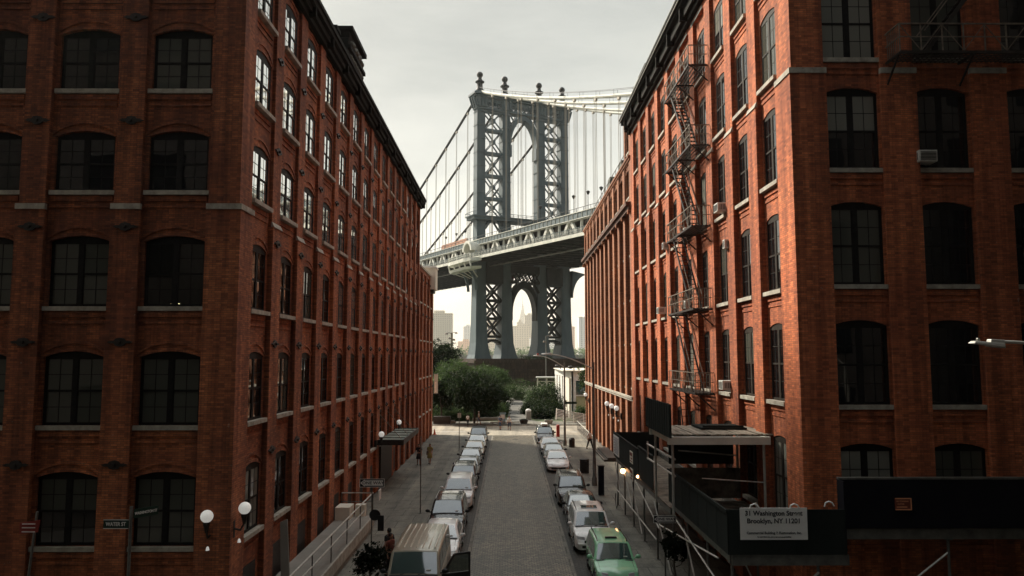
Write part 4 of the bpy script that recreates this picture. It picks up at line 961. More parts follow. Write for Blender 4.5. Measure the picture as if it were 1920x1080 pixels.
# ------------------------------------------------------------------ loading dock and rails, left
LD = empty('loading_dock', (-8.2, 32, .13), 'raised concrete loading dock with white pipe handrails along the left building', 'loading dock')
g = MB(); g.box(-8.98, -7.2, 21.5, 40.6, .1, .86); g.build('platform', M['concrete'], LD)
g = MB(); g.box(-7.2, -7.12, 21.5, 40.6, .42, .9); g.build('edge_curb', M['stone'], LD)
for z in (1.98, 1.52):
    g = MB(); g.tube([(-7.28, 21.5, z),(-7.28, 40.9, z),(-8.95, 40.9, z)] if z > 1.9 else [(-7.28,21.5,z),(-7.28,38.5,z)], .035, 8); g.build('handrail', M['pipe'], LD)
g = MB()
for y in (22.5, 25.5, 28.5, 31.5, 34.5, 37.5, 40.9): g = MB(); g.tube([(-7.28,y,.86),(-7.28,y,1.98)], .028, 6); g.build('baluster', M['pole'], LD)
g = MB()
g.tube([(-8.95,40.9,1.52),(-7.28,40.9,1.52)],.03,6); g.tube([(-8.95,40.9,.86),(-8.95,40.9,1.98)],.03,6); g.build('end_rail', M['pole'], LD)
g = MB(); g.box(-8.95, -8.2, 39.4, 40.5, .86, 1.5); g.box(-8.1, -7.6, 40.3, 40.8, .86, 1.45); g.build('utility_cabinet', M['cream'], LD)
PB = empty('leaning_board', (-8.05, 26.7, .86), 'pale upright board leaning by the wall at the near end of the dock', 'board')
g = MB(); g.hexa([(-7.9,26.8,.86),(-7.58,26.8,.86),(-7.58,26.9,.86),(-7.9,26.9,.86),(-8.06,27.0,3.45),(-7.82,27.0,3.55),(-7.82,27.08,3.55),(-8.06,27.08,3.45)]); g.build('plank', M['concrete'], PB)

# canopy over a door on the left
CN = empty('entrance_canopy', (-8.3, 56.3, 3.4), 'flat metal entrance canopy hung on rods from the left facade', 'canopy')
g = MB(); g.box(-9.0, -7.3, 52.0, 60.5, 3.42, 3.5); g.build('glazed_top', grain_mat('canopy_glass', (.22,.28,.24), (.42,.48,.42), .8, .25), CN)
g = MB(); g.box(-9.0,-7.24,51.9,52.0,3.2,3.56); g.box(-9.0,-7.24,60.5,60.6,3.2,3.56); g.box(-7.3,-7.2,52.0,60.5,3.2,3.56)
for k in range(1,5): g.box(-9,-7.3,52+1.7*k,52.07+1.7*k,3.5,3.54)
g.build('frame', M['iron'], CN)
g = MB()
for y in (53, 56.2, 59.4): g.tube([(-7.5,y,3.5),(-9.05,y,5.2)], .025, 6)
g.build('hanger_rod', M['iron_l'], CN)
g = MB(); g.box(-9.2, -9.0, 53.5, 58.5, .13, 3.2); g.build('door', M['iron'], CN)

def globe_lamp(x, y, z, nx, ny, lab, grp, r=.2, low=True):
    a = empty('globe_lamp', (x, y, z), lab, 'lamp', grp)
    g = MB(); g.ball((x, y, z), r, 16); g.build('globe', M['globe'], a, smooth=True)
    g = MB(); g.lathe((x,y,z-r-.3), [(.05,0),(.07,.1),(.11,.25),(.12,.32)], 10)
    g.tube([(x,y,z-r-.28),(x-nx*.12,y-ny*.12,z-r-.5),(x-nx*.4,y-ny*.4,z-r-.45)], .035, 6); g.box(x-nx*.4-.08,x-nx*.4+.08,y-ny*.4-.08,y-ny*.4+.08,z-r-.75,z-r-.2); g.build('bracket', M['iron'], a)
    if low:
        g = MB(); g.lathe((x-nx*.15,y-ny*.15,z-1.1), [(.02,.12),(.04,.09),(.06,0),(.02,-.01)], 10); g.build('lower_bulb', M['globe'], a, smooth=True)
globe_lamp(-9.68, 24.55, 4.17, 0, -1, 'white globe lamp on the front wall at the left building corner', 'globe lamps on the walls')
globe_lamp(-8.70, 25.2, 4.30, 1, 0, 'white globe lamp just round the corner on the left street wall', 'globe lamps on the walls')
globe_lamp(-8.7, 51.8, 3.95, 1, 0, 'small globe lamp at the near end of the entrance canopy', 'globe lamps on the walls', .2, False)
globe_lamp(-8.7, 60.0, 4.05, 1, 0, 'small globe lamp at the far end of the entrance canopy', 'globe lamps on the walls', .2, False)
for i, (y, w_) in enumerate(((71.4,'farthest'),(68.1,'middle'),(65.1,'nearest'))):
    globe_lamp(9.3, y, 4.78, -1, 0, w_+' of three globe lamps by the tan building door', 'three globe lamps at the tan building', .22)
globe_lamp(9.3, 91.2, 4.6, -1, 0, 'single globe lamp near the far end of the tan building', 'three globe lamps at the tan building', .22, False)

# ------------------------------------------------------------------ poles, lamps, signs
def street_lamp(x, y, h, arm, z_tip, lab, mt='pole', cat='street lamp', m2='pole_l', grp='cobra head street lamps'):
    a = empty('street_lamp', (x, y, .13), lab, 'street lamp', grp)
    g = MB(); g.lathe((x,y,.13), [(.19,0),(.19,.5),(.13,.62),(.12,1.9),(.10,2.0),(.075,h-.13)], 12); g.build('pole', M[mt], a, smooth=True)
    g = MB(); pts = [(x, y, h-.5)] + [(x+arm*t_, y, h-.5+(z_tip-h+.5)*math.sin(t_*math.pi/2)) for t_ in (.15,.3,.45,.6,.75,.88)]; g.tube(pts, .05, 8, .035); g.build('arm', M[m2], a, smooth=True)
    sg = 1 if arm > 0 else -1; tx = x+arm*.88; ln = .75
    g = MB(); g.hexa([(tx,y-.09,z_tip-.08),(tx+sg*ln,y-.14,z_tip-.03),(tx+sg*ln,y+.14,z_tip-.03),(tx,y+.09,z_tip-.08),(tx,y-.08,z_tip+.1),(tx+sg*ln,y-.05,z_tip+.05),(tx+sg*ln,y+.05,z_tip+.05),(tx,y+.08,z_tip+.1)]) if sg > 0 else g.hexa([(tx-ln,y-.14,z_tip-.03),(tx,y-.09,z_tip-.08),(tx,y+.09,z_tip-.08),(tx-ln,y+.14,z_tip-.03),(tx-ln,y-.05,z_tip+.05),(tx,y-.08,z_tip+.1),(tx,y+.08,z_tip+.1),(tx-ln,y+.05,z_tip+.05)])
    g.lathe((tx+sg*ln*.55,y,z_tip+.05), [(.04,0),(.05,.09),(.03,.11)], 8); g.build('lamp_head', M[m2], a, bevel=.02)
    return a
street_lamp(6.09, 54, 8.85, -3.4, 9.42, 'tall grey street lamp on the right pavement with its arm over the road')
l2 = street_lamp(5.75, 77.6, 8.6, -2.8, 9.3, 'far street lamp with red cap on its arm at the end of the right kerb')
g = MB(); g.lathe((3.0,77.6,9.36), [(.10,0),(.12,.12),(.06,.22)], 8); g.build('red_cap', M['red'], l2)
g = MB(); g.box(5.8, 7.0, 77.5, 77.54, 4.35, 4.6); g.build('name_plate', M['sign_green'], l2)
l3 = empty('street_lamp', (14.6, 18, .13), 'pale cobra lamp head and arm against the black right edge', 'street lamp', 'cobra head street lamps')
g = MB(); g.tube([(14.6,18,.13),(14.6,18,9.0)], .1, 10, .08); g.build('pole', M['pole'], l3)
g = MB(); g.tube([(14.6,18,8.8),(14.2,18,9.15),(13.5,18,9.4),(12.7,18,9.58),(12.3,18,9.62),(11.8,18,9.64)], .04, 10); g.build('arm', M['pole_l'], l3, smooth=True)
g = MB(); g.hexa([(11.55,17.88,9.52),(11.92,17.9,9.48),(11.92,18.1,9.48),(11.55,18.12,9.52),(11.58,17.92,9.70),(11.93,17.94,9.68),(11.93,18.06,9.68),(11.58,18.08,9.70)])
g.hexa([(11.14,17.86,9.60),(11.9,17.87,9.50),(11.9,18.13,9.50),(11.14,18.14,9.60),(11.2,17.9,9.66),(11.9,17.9,9.60),(11.9,18.1,9.60),(11.2,18.1,9.66)]); g.build('lamp_head', M['pole_l'], l3, bevel=.015)
g = MB(); g.lathe((11.32,18,9.65), [(.035,0),(.045,.05),(.03,.08)], 8); g.build('photocell', M['pole'], l3)

def one_way(x, y, z, w, lab, h):
    a = empty('one_way_sign', (x, y, .13), lab, 'traffic sign', 'one way signs')
    g = MB(); g.tube([(x,y,.13),(x,y,h)], .03, 6); g.build('pole', M['pole'], a)
    p = MB(); p.box(x-w/2, x+w/2, y-.05, y-.04, z-w/6, z+w/6); pl = p.build('plate', M['sign_black'], a)
    hw, hh = w/2-.03, w/6-.02
    g = MB()
    ya, yb = y-.054, y-.0505
    g.prism([(x-hw,z),(x-hw+.17,z+hh*.96),(x-hw+.17,z+hh*.72),(x+hw-.03,z+hh*.72),(x+hw-.03,z-hh*.72),(x-hw+.17,z-hh*.72),(x-hw+.17,z-hh*.96)], yb, ya); g.build('arrow', M['sign_white'], a)
    g = MB(); 
    for u0,u1,v0,v1 in ((-w/2,w/2,-w/6,-w/6+.018),(-w/2,w/2,w/6-.018,w/6),(-w/2,-w/2+.018,-w/6+.018,w/6-.018),(w/2-.018,w/2,-w/6+.018,w/6-.018)): g.box(x+u0,x+u1,ya,yb,z+v0,z+v1)
    g.build('border', M['sign_white'], a)
    text('lettering', 'ONE WAY', w*.16, M['sign_black'], a, (.04, -.058, z-.13), depth=.002, squeeze=1.15, bold=.002)
    return a
ow = one_way(-5.5, 30.7, 4.2, 1.0, 'one way sign with left arrow on the pole by the left dock', 4.45)
g = MB(); g.box(-5.2, -5.16, 30.4, 30.85, 3.55, 3.95); g.build('side_plate', M['sign_white'], ow)
g = MB(); g.lathe((-5.36, 30.62, 2.95), [(.22,-.015),(.22,.015)], 20, 'y'); g.box(-5.22,-4.98,30.5,30.54,2.35,2.95); g.build('lower_plate', M['plastic'], ow)
one_way(6.23, 30.55, 2.8, .90, 'one way sign with left arrow standing under the shed', 3.0)
SP = empty('street_name_sign', (-10.85, 22, .13), 'thin pole with two green street name plates reading WATER and WASHINGTON', 'street sign')
g = MB(); g.tube([(-10.85,22,.13),(-10.85,22,4.98)], .045, 8); g.build('pole', M['pole'], SP)
zz = 4.98; g = MB(); g.box(-11.62,-10.9,21.98,22.0,4.36,4.62); g.build('name_plate', M['sign_green'], SP)
g = MB(); g.box(-11.62,-10.9,21.972,21.98,4.36,4.378); g.box(-11.62,-10.9,21.972,21.98,4.602,4.62); g.build('plate_edge', M['sign_white'], SP)
text('lettering', 'WATER ST', .15, M['sign_white'], SP, (-11.26+10.85, -.032, 4.49-.13), squeeze=.80, bold=.003)
g = MB(); ca, sa = math.cos(R(52)), math.sin(R(52))
pl = lambda u, o, z: (-10.82+ca*u-sa*o*-1*0+(-sa)*(-o), 22+sa*u-ca*o, z)
g.hexa([pl(.03,0,4.64),pl(.75,0,4.64),pl(.75,.02,4.64),pl(.03,.02,4.64),pl(.03,0,4.90),pl(.75,0,4.90),pl(.75,.02,4.90),pl(.03,.02,4.90)]); g.build('name_plate', M['sign_green'], SP)
text('lettering', 'WASHINGTON ST', .11, M['sign_white'], SP, (pl(.39,.028,0)[0]+10.85, pl(.39,.028,0)[1]-22, 4.77-.13), rotz=R(52), squeeze=.72, bold=.002)
RS = empty('parking_sign', (-13.2, 21.2, .13), 'dim red parking sign on a leaning pole at the left edge', 'parking sign')
g = MB(); g.tube([(-13.45,21.2,.13),(-13.05,21.2,5.0)], .035, 6); g.build('pole', M['pole'], RS)
g = MB(); g.hexa([(-13.45,21.1,4.42),(-12.95,21.1,4.47),(-12.95,21.12,4.47),(-13.45,21.12,4.42),(-13.45,21.1,4.72),(-12.9,21.1,4.80),(-12.9,21.12,4.80),(-13.45,21.12,4.72)]); g.build('plate', M['sign_red'], RS)
g = MB()
for z in (4.47, 4.58, 4.68): g.box(-13.38,-13.02,21.085,21.1,z,z+.022)
g.build('print_lines', M['sign_white'], RS)
def thin_sign(x, y, h, lab, pw=.3, lean=0.):
    a = empty('parking_sign', (x, y, .13), lab, 'parking sign', 'parking signs along the left kerb')
    g = MB(); g.tube([(x,y,.13),(x+lean,y,h)], .035, 6); g.lathe((x,y,.131),[(.12,0),(.12,.03)],8); g.build('pole', M['pole'], a)
    g = MB(); g.box(x+lean-pw/2, x+lean+pw/2, y-.03, y-.015, h-.55, h-.1) if pw > .1 else g.box(x+lean-.015, x+lean+.015, y-.2, y+.2, h-.6, h-.1); g.build('plate', M['cream'] if pw > .1 else M['pole'], a)
thin_sign(-5.18, 44.75, 4.55, 'tall thin parking sign pole on the left pavement beside the white hatchback', .05)
thin_sign(-4.8, 73.4, 3.85, 'far thin parking sign pole on the left pavement near the crosswalk', .34)
for x, y, h, sg, lab in ((-11.4, 150, 13.8, -1, 'tall park lamp pole standing nearest the left tree'), (-13.2, 172, 14.6, 1, 'slimmer park lamp pole just right of the tall one'), (8.45, 170, 13.8, 1, 'park lamp pole in front of the right tower legs')):
    a = empty('park_lamp', (x, y, 0), lab, 'lamp post', 'tall lamp poles in the park')
    g = MB(); g.tube([(x,y,0),(x,y,h)], .26 if y < 160 else .16, 8, .16 if y < 160 else .12); g.build('pole', grain_mat('wood_pole', (.10,.09,.05), (.22,.20,.13), 2.) if y < 160 else M['pole'], a)
    g = MB(); g.tube([(x,y,h-.2),(x+.5*sg,y,h+.1),(x+1.1*sg,y,h)], .07, 6); g.lathe((x+1.1*sg,y,h-.25),[(.35,0),(.3,.2),(.1,.35)],8); g.lathe((x-.4*sg,y,h-1.5),[(.3,0),(.25,.25),(.1,.4)],8); g.beam((x,y,h-1.3),(x-.4*sg,y,h-1.3),.08); g.build('lamp_head', M['iron_l'], a)

def tin(nm, cat, lab, parts, loc):
    a = empty(nm, loc, lab, cat)
    for n_, mb, m_ in parts: mb.build(n_, M[m_], a)
    return a
g = MB()
for k in range(20): a = 2*math.pi*k/20; g.beam((5.95+.33*math.cos(a),59.7+.33*math.sin(a),.13),(5.95+.33*math.cos(a),59.7+.33*math.sin(a),1.15),.045)
g.lathe((5.95,59.7,.2),[(.29,0),(.3,.85)],14); h = MB(); h.lathe((5.95,59.7,1.1),[(.36,0),(.38,.03),(.38,.1),(.33,.12)],16)
tin('litter_bin', 'bin', 'round black litter bin on the right pavement behind the lamp post', [('basket',g,'iron'),('rim',h,'iron')], (5.95,59.7,.13))
g = MB(); g.box(5.93,6.30,50.2,50.5,.13,2.0); h = MB(); h.box(5.9,6.33,50.17,50.53,2.0,2.06)
tin('meter_cabinet', 'cabinet', 'tall narrow dark cabinet on the right kerb beside the lamp post', [('case',g,'navy_ply'),('cap',h,'iron')], (6.1,50.35,.13))
g = MB(); g.tube([(6.5,46.0+.42*math.cos(a),.62+.42*math.sin(a)) for a in [2*math.pi*k/18 for k in range(19)]], .03, 6); g.tube([(6.5,46,.13),(6.5,46,.3)],.03,6)
a = empty('bike_rack', (6.5,46,.13), 'round steel hoop bike rack on the right pavement', 'bike rack'); g.build('hoop', M['pole'], a)
g = MB(); g.lathe((6.35,76.2,.13),[(.28,0),(.3,.1),(.3,.8),(.2,.95)],12); tin('litter_bin','bin','small dark bin at the foot of the far street lamp',[('barrel',g,'iron')],(6.35,76.2,.13))
g = MB(); g.lathe((5.6,86.0,.13),[(.2,0),(.2,1.25),(.13,1.36)],10); tin('red_bollard','bollard','short red post at the far right kerb corner',[('post',g,'red')],(5.6,86,.13))
g = MB(); g.lathe((5.05,85.6,.02),[(.09,0),(.09,.85),(.05,.9)],8); tin('black_bollard','bollard','thin black post left of the red post',[('post',g,'iron')],(5.05,85.6,.02))
g = MB(); g.lathe((-8.75,89.3,.02),[(.28,0),(.28,.04),(.16,.05),(.05,.62),(.03,.66)],10); h = MB(); h.lathe((-8.75,89.3,.27),[(.115,0),(.085,.13)],10)
tin('traffic_cone','cone','orange traffic cone at the far corner of the left building',[('cone',g,'orange'),('band',h,'sign_white')],(-8.75,89.3,0))
g = MB(); g.box(-1.2,-.45,102.3,102.8,.15,1.5); h = MB(); h.box(-1.1,-.55,102.28,102.3,.8,1.35); k_ = MB(); k_.box(-1.25,-.4,102.25,102.85,1.5,1.58)
tin('newspaper_box','news box','pale blue box on the far pavement at the park edge',[('case',g,'box_blue'),('window',h,'sign_white'),('lid',k_,'box_blue')],(-.8,102.5,.13))
def drum(x, y, lab, r=.55, mt='concrete', soil='leaf_dark'):
    g = MB(); g.lathe((x,y,.13),[(r*.75,0),(r,.45),(r,.55),(r*.85,.55)],14); h = MB(); h.ball((x,y,.62), r*.8, 8, (1,1,.35)); return tin('planter','planter',lab,[('tub',g,mt),('plants',h,soil)],(x,y,.13))
drum(2.05, 102.6, 'dark low round planter beside the path mouth', .6, 'iron'); drum(5.4, 102.2, 'pale round planter in front of the white slatted bench', .6)
g = MB(); g.hexa([(-2.5,101.9,.3),(2.0,102.4,.3),(2.0,102.5,.3),(-2.5,102.0,.3),(-2.5,101.9,.42),(2.0,102.4,.42),(2.0,102.5,.42),(-2.5,102.0,.42)]); h = MB()
for x in (-2.2, 1.7): h.box(x,x+.1,102,102.4,.13,.3)
tin('low_barrier','barrier','low pale timber barrier behind the pedestrians',[('rail',g,'concrete'),('foot',h,'iron')],(0,102.2,.13))
g = MB(); g.ball((-7.9,103.2,.3), .55, 8, (1.3,.8,.45)); tin('boulder','rock','flat pale boulder on the far left pavement',[('stone',g,'stone')],(-7.9,103.2,.13))
g = MB(); g.lathe((2.85,109.5,.05),[(.42,0),(.42,1.0),(.38,1.25)],12); h = MB(); h.ball((2.85,109.5,1.35),.42,10,(1,1,.7)); tin('litter_bin','bin','white domed park bin beside the path',[('barrel',g,'concrete'),('dome',h,'white')],(2.85,109.5,.05))
# white slatted seat and ramp
a = empty('slatted_bench', (8.3,105,.13), 'long white slatted bench sloping down to the right by the pavilion', 'bench')
g = MB()
for k in range(7):
    z = .55+.19*k; y = 104.2+.16*k; g.hexa([(6.55+.03*k,y,z+.1),(11.6,y,z-.75),(11.6,y+.1,z-.75),(6.55+.03*k,y+.1,z+.1),(6.55+.03*k,y,z+.2),(11.6,y,z-.65),(11.6,y+.1,z-.65),(6.55+.03*k,y+.1,z+.2)])
g.build('slats', M['white'], a); g = MB()
for x, q in ((6.5,0),(11.5,-.85)): g.beam((x,104.1,.5+q),(x+.2,105.4,1.95+q),.14)
for x in (7.6,9.0,10.4): g.beam((x,104.3,.1),(x,105.4,1.1),.1)
g.build('frame', M['cream'], a)
# steps and railings at the tan building
a = empty('entrance_steps', (9.2,72,.13), 'dark entrance landing with steps on the right pavement', 'steps')
g = MB(); g.box(8.6,9.6,66,73.5,.13,.45); g.box(8.3,8.6,66,73.5,.13,.28); g.build('landing', M['iron'], a); g = MB(); g.box(8.25,8.33,66,73.5,.28,.32); g.build('nosing', M['kerbstone'], a)
a = empty('area_railing', (8.6,85,.13), 'black area railing with pale handrail along the tan building', 'railing')
g = MB()
for k in range(14): g.tube([(8.55,74.6+1.5*k,.13),(8.55,74.6+1.5*k,1.15)], .025, 5)
for z in (.45,.8): g.tube([(8.55,74.6,z),(8.55,94.2,z)],.02,5)
g.build('balusters', M['iron'], a); g = MB(); g.tube([(8.55,74.6,1.17),(8.55,94.2,1.17)],.035,6); g.build('handrail', M['pole_l'], a)
g = MB(); g.box(8.5,9.5,74.2,94.4,.13,.2); g.build('kerb_strip', M['kerbstone'], a)
# white pavilion
PV = empty('white_pavilion', (10.5,125,0), 'white pavilion with tall slit windows and glazed corner beyond the street end', 'pavilion')
g = MB(); g.box(9.35,16,112,112.25,5.6,7.0); g.box(8.3,8.6,133,134,0,7.0)
for k in range(6): y = 112+3.9*k; g.hexa([(9.35-.05*k*3.9,y,0),(9.6-.05*k*3.9,y,0),(9.6-.05*k*3.9-.12,y+2.5,0),(9.35-.05*k*3.9-.12,y+2.5,0),(9.35-.05*k*3.9,y,6.0),(9.6-.05*k*3.9,y,6.0),(9.6-.05*k*3.9-.12,y+2.5,6.0),(9.35-.05*k*3.9-.12,y+2.5,6.0)])
g.box(9.35,10.0,112,112.3,0,5.6); g.hexa([(9.35,112,6.0),(9.6,112,6.0),(8.4,134,6.0),(8.2,134,6.0),(9.35,112,7.0),(9.6,112,7.0),(8.4,134,7.0),(8.2,134,7.0)]); g.box(11.6,11.75,112,112.2,0,5.6); g.box(13.4,13.55,112,112.2,0,5.6); g.box(10,16,112,112.2,3.3,3.5)
g.build('wall', M['white'], PV); g = MB(); g.box(9.0,16,112.4,134,0,5.9); g.build('interior', M['cream'], PV)
g = MB(); g.box(10.0,16,112.1,112.15,3.5,5.6); g.build('upper_glazing', M['pav_glass'], PV); g = MB(); g.box(10.0,16,112.1,112.15,0,3.3); g.build('lower_glazing', grain_mat('yellow_glazing', (.30,.30,.16), (.55,.54,.36), .5, .3), PV)
g = MB(); g.box(8.0,16.2,111.6,134.4,7.0,7.12); g.build('roof', M['cream'], PV)
g = MB()
for x,y in ((8.6,125),(9.7,111.7)): g.tube([(x,y,7.1),(x,y,7.6),(x-.5,y,7.75)],.08,6); g.ball((x-.5,y,7.6),.35,8,(1.2,1,.7))
g.build('floodlight', M['iron'], PV)
a = empty('umbrella', (12.0,109.5,0), 'white open parasol standing in front of the pavilion glazing', 'parasol')
g = MB(); g.lathe((12,109.5,4.0),[(1.15,0),(1.1,.08),(.5,.5),(.04,.72)],10); g.build('canopy', M['white'], a); g = MB(); g.tube([(12,109.5,0),(12,109.5,4.1)],.05,6); g.build('pole', M['pole_l'], a)
CF = empty('steel_canopy_frame', (7.5,150,0), 'white steel canopy frame with cross bracing in front of the bridge pier', 'canopy frame')
g = MB()
for x in (5.75,7.6,9.3):
    g.beam((x,150,0),(x,150,4.9),.22)
for z in (2.7,4.2,4.9): g.beam((5.6,150,z),(9.9,150,z),.16)
for x0_,x1_ in ((5.75,7.6),(7.6,9.3)): g.beam((x0_,150,2.7),(x1_,150,4.2),.09); g.beam((x1_,150,2.7),(x0_,150,4.2),.09)
g.build('frame', M['cream'], CF); g = MB(); g.box(5.5,10,149.2,152,4.95,5.1); g.build('roof', M['white'], CF)
FN = empty('park_fence', (2.5,160,0), 'pale picket fence at the end of the park path', 'fence')
g = MB()
for k in range(34): g.box(.2+.3*k,.3+.3*k,164,164.05,.1,2.6+.15*((k*7)%3))
g.box(.1,10.4,163.95,164.0,.9,1.0); g.box(.1,10.4,163.95,164.0,2.1,2.2); g.build('pickets', M['cream'], FN)
BN = empty('hanging_banner', (-9.2,95,4.5), 'narrow pale green banner hanging at the left edge of the park', 'banner')
g = MB(); g.box(-9.45,-8.95,95,95.03,4.6,6.95); g.build('cloth', grain_mat('banner_cloth', (.35,.42,.38), (.50,.55,.50), 2.), BN)
g = MB(); g.tube([(-9.7,95.05,.02),(-9.7,95.05,7.1)],.05,6); g.tube([(-9.7,95.05,7.0),(-8.9,95.05,7.0)],.03,6); g.tube([(-9.7,95.05,4.55),(-8.9,95.05,4.55)],.03,6); g.build('pole', M['pole'], BN)
g = MB()
for k in range(8): g.box(-9.3,-9.12,94.985,95,4.75+.16*k,4.85+.16*k)
g.build('print_marks', M['sign_white'], BN)

# ------------------------------------------------------------------ cars
def lerp(tab, f):
    for (a, *u), (b, *v) in zip(tab, tab[1:]):
        if f <= b: t = (f-a)/(b-a) if b > a else 0; t = t*t*(3-2*t)*.5+t*.5; return [p+(q-p)*t for p, q in zip(u, v)]
    return list(tab[-1][1:])
STY = {
 'suv':   dict(L=4.62, W=1.84, H=1.70, hood=[(0,.52,.80),(.015,.66,.88),(.04,.86,.95),(.10,.95,.985),(.27,1.03,1),(.5,1.05,1),(.93,1.05,.985),(.985,.98,.94),(1,.70,.90)], cowl=.255, wt=.375, rt=.92, rb=.985, r=.345, wr=.80, ax=(.19,.80)),
 'old':   dict(L=4.50, W=1.74, H=1.60, hood=[(0,.48,.82),(.015,.62,.90),(.035,.82,.95),(.10,.88,.985),(.26,.96,1),(.5,.97,1),(.93,.97,.985),(.985,.92,.94),(1,.65,.90)], cowl=.265, wt=.375, rt=.93, rb=.985, r=.33, wr=.78, ax=(.19,.80)),
 'sedan': dict(L=4.72, W=1.82, H=1.46, hood=[(0,.46,.78),(.015,.56,.88),(.04,.70,.94),(.12,.80,.985),(.28,.92,1),(.5,.95,1),(.82,.98,.99),(.96,.96,.94),(1,.66,.86)], cowl=.275, wt=.41, rt=.70, rb=.86, r=.325, wr=.74, ax=(.19,.80)),
 'van':   dict(L=5.90, W=2.00, H=2.13, hood=[(0,.55,.86),(.01,.75,.93),(.03,1.02,.96),(.08,1.18,.985),(.15,1.30,1),(.5,1.34,1),(.95,1.34,1),(.99,1.3,.98),(1,.9,.97)], cowl=.145, wt=.225, rt=.965, rb=.995, r=.37, wr=.88, ax=(.155,.78)),
}
def paint(name, c, rough=.25, metal=.0):
    m = mat(name, c, rough, metal); t, b = nt(m); b.inputs['Coat Weight'].default_value = .8; b.inputs['Coat Roughness'].default_value = .06
    f = noise(t, wcoord(t), 3.0, 5, .65); link(t, mix(t, ramp(t, f, [(.45,(0,0,0)),(.8,(.35,.35,.35))]), c, (.16,.15,.125)), b.inputs['Base Color'])
    return m
PT = {'green': paint('paint_pale_green', (.27,.60,.35)), 'white': paint('paint_white', (.84,.84,.81)), 'black': paint('paint_black', (.010,.010,.011)),
      'grey': paint('paint_grey', (.10,.105,.10), .3, .3), 'silver': paint('paint_silver', (.55,.56,.54), .25, .5), 'brown': paint('paint_taupe', (.36,.33,.25), .3, .2), 'beige': paint('paint_beige', (.48,.45,.36))}
def car(style, pk, x, yf, label, rail=False, sunroof=False, xoff=0., name='parked_car', door=False, lights=False):
    S = STY[style]; L, W, H = S['L'], S['W']/2, S['H']; r = S['r']
    root = empty(name, (x, yf+L/2, .01), label, 'van' if style == 'van' else 'car', 'cars parked along the street')
    P_ = PT[pk]; LOC = (0,0,0)
    Y = lambda f: -L/2+f*L
    ay = [Y(f) for f in S['ax']]; R_ = r+.07
    def zbot(y):
        z = .22
        for a in ay:
            d = abs(y-a)
            if d < R_: z = max(z, r+math.sqrt(R_*R_-d*d))
        return z
    fs = sorted(set([0,.006,.015,.03,.05,.08,.12,.16,.2,.24,.28,.33,.4,.46,.52,.58,.64,.7,.76,.8,.84,.88,.92,.96,.985,1] + [min(1,max(0,(a+R_*q+L/2)/L)) for a in ay for q in (-1.001,-1,-.92,-.75,-.5,-.2,.2,.5,.75,.92,1,1.001)]))
    b = MB(); n = 0; rings = []
    for f in fs:
        zt, k = lerp(S['hood'], f); w = W*k; y = Y(f); zb = min(zbot(y), zt-.06); zm = (max(zb,.45)+zt)/2
        half = [(0,zb),(w*.9,zb),(w*.985,min(zb+.08,zt-.05)),(w,zm),(w*.99,zt-.12 if zt-.12 > zm else zm+.01),(w*.955,zt-.03),(w*.86,zt),(w*.45,zt+.02),(0,zt+.028)]
        rings.append([(-a, y, z) for a, z in half[::-1]][:-1] + [(a, y, z) for a, z in half])
    m_ = len(rings[0]); vs = [v for r_ in rings for v in r_]
    b.add(vs, [(i*m_+k, i*m_+(k+1)%m_, (i+1)*m_+(k+1)%m_, (i+1)*m_+k) for i in range(len(rings)-1) for k in range(m_)] + [tuple(range(m_)), tuple((len(rings)-1)*m_+k for k in range(m_))])
    # greenhouse
    belt = lerp(S['hood'], .5)[0]; wb, wt_ = W*.955, W*S['wr']
    def zr(f):
        if f < S['cowl']: return belt-.04
        if f < S['wt']: t = (f-S['cowl'])/(S['wt']-S['cowl']); return belt-.04+(H-.055-belt+.04)*(t**.92)
        if f <= S['rt']: t = (f-S['wt'])/(S['rt']-S['wt']); return H-.055+.055*math.sin(min(1,t*1.9+.0)*math.pi/2)*(1-.6*max(0,t-.6)/.4)
        t = (f-S['rt'])/(S['rb']-S['rt']); return (H-.033)-(H-.033-belt+.03)*t**1.1
    hwid = lambda z: wb+(wt_-wb)*max(0,min(1,(z-belt)/(H-belt)))
    gf = [S['cowl']+(S['wt']-S['cowl'])*k/5 for k in range(6)]+[S['wt']+(S['rt']-S['wt'])*k/8 for k in range(1,9)]+[S['rt']+(S['rb']-S['rt'])*k/4 for k in range(1,5)]
    rings = []
    for f in gf:
        z = zr(f); y = Y(f); w1 = hwid(z); h = [(wb,belt-.10),(max(w1,hwid(z-.07)),max(z-.07,belt-.09)),(w1-.03,z-.02 if z-.02 > belt-.08 else belt-.08),(w1-.10,z),(w1*.5,z+.018),(0,z+.025)]
        rings.append([(-a,y,zz) for a,zz in h]+[(a,y,zz) for a,zz in h[::-1]][1:])
    m_ = len(rings[0]); vs = [v for r_ in rings for v in r_]
    b.add(vs, [(i*m_+k, i*m_+k+1, (i+1)*m_+k+1, (i+1)*m_+k) for i in range(len(rings)-1) for k in range(m_-1)] + [tuple(range(m_)), tuple((len(rings)-1)*m_+k for k in range(m_))])
    b.build('body', P_, root, smooth=True, loc=LOC)
    def patch(f0, f1, inset, nm):
        g = MB(); rows = []
        for i in range(6):
            f = f0+(f1-f0)*i/5; z = zr(f); w1 = hwid(z)-inset; rows.append([(w1*q, Y(f), z+.012+.025*(1-abs(q)**2)) for q in (-1,-.6,-.2,.2,.6,1)])
        vs = [v for r_ in rows for v in r_]; g.add(vs, [(i*6+k,i*6+k+1,(i+1)*6+k+1,(i+1)*6+k) for i in range(5) for k in range(5)])
        return g.build(nm, M['car_glass'], root, smooth=True, loc=LOC)
    cw = S['wt']-S['cowl']
    ws = patch(S['cowl']+cw*.06, S['cowl']+cw*.93, .10, 'windscreen')
    patch(S['rt']+(S['rb']-S['rt'])*.12, S['rt']+(S['rb']-S['rt'])*.85, .12, 'rear_window')
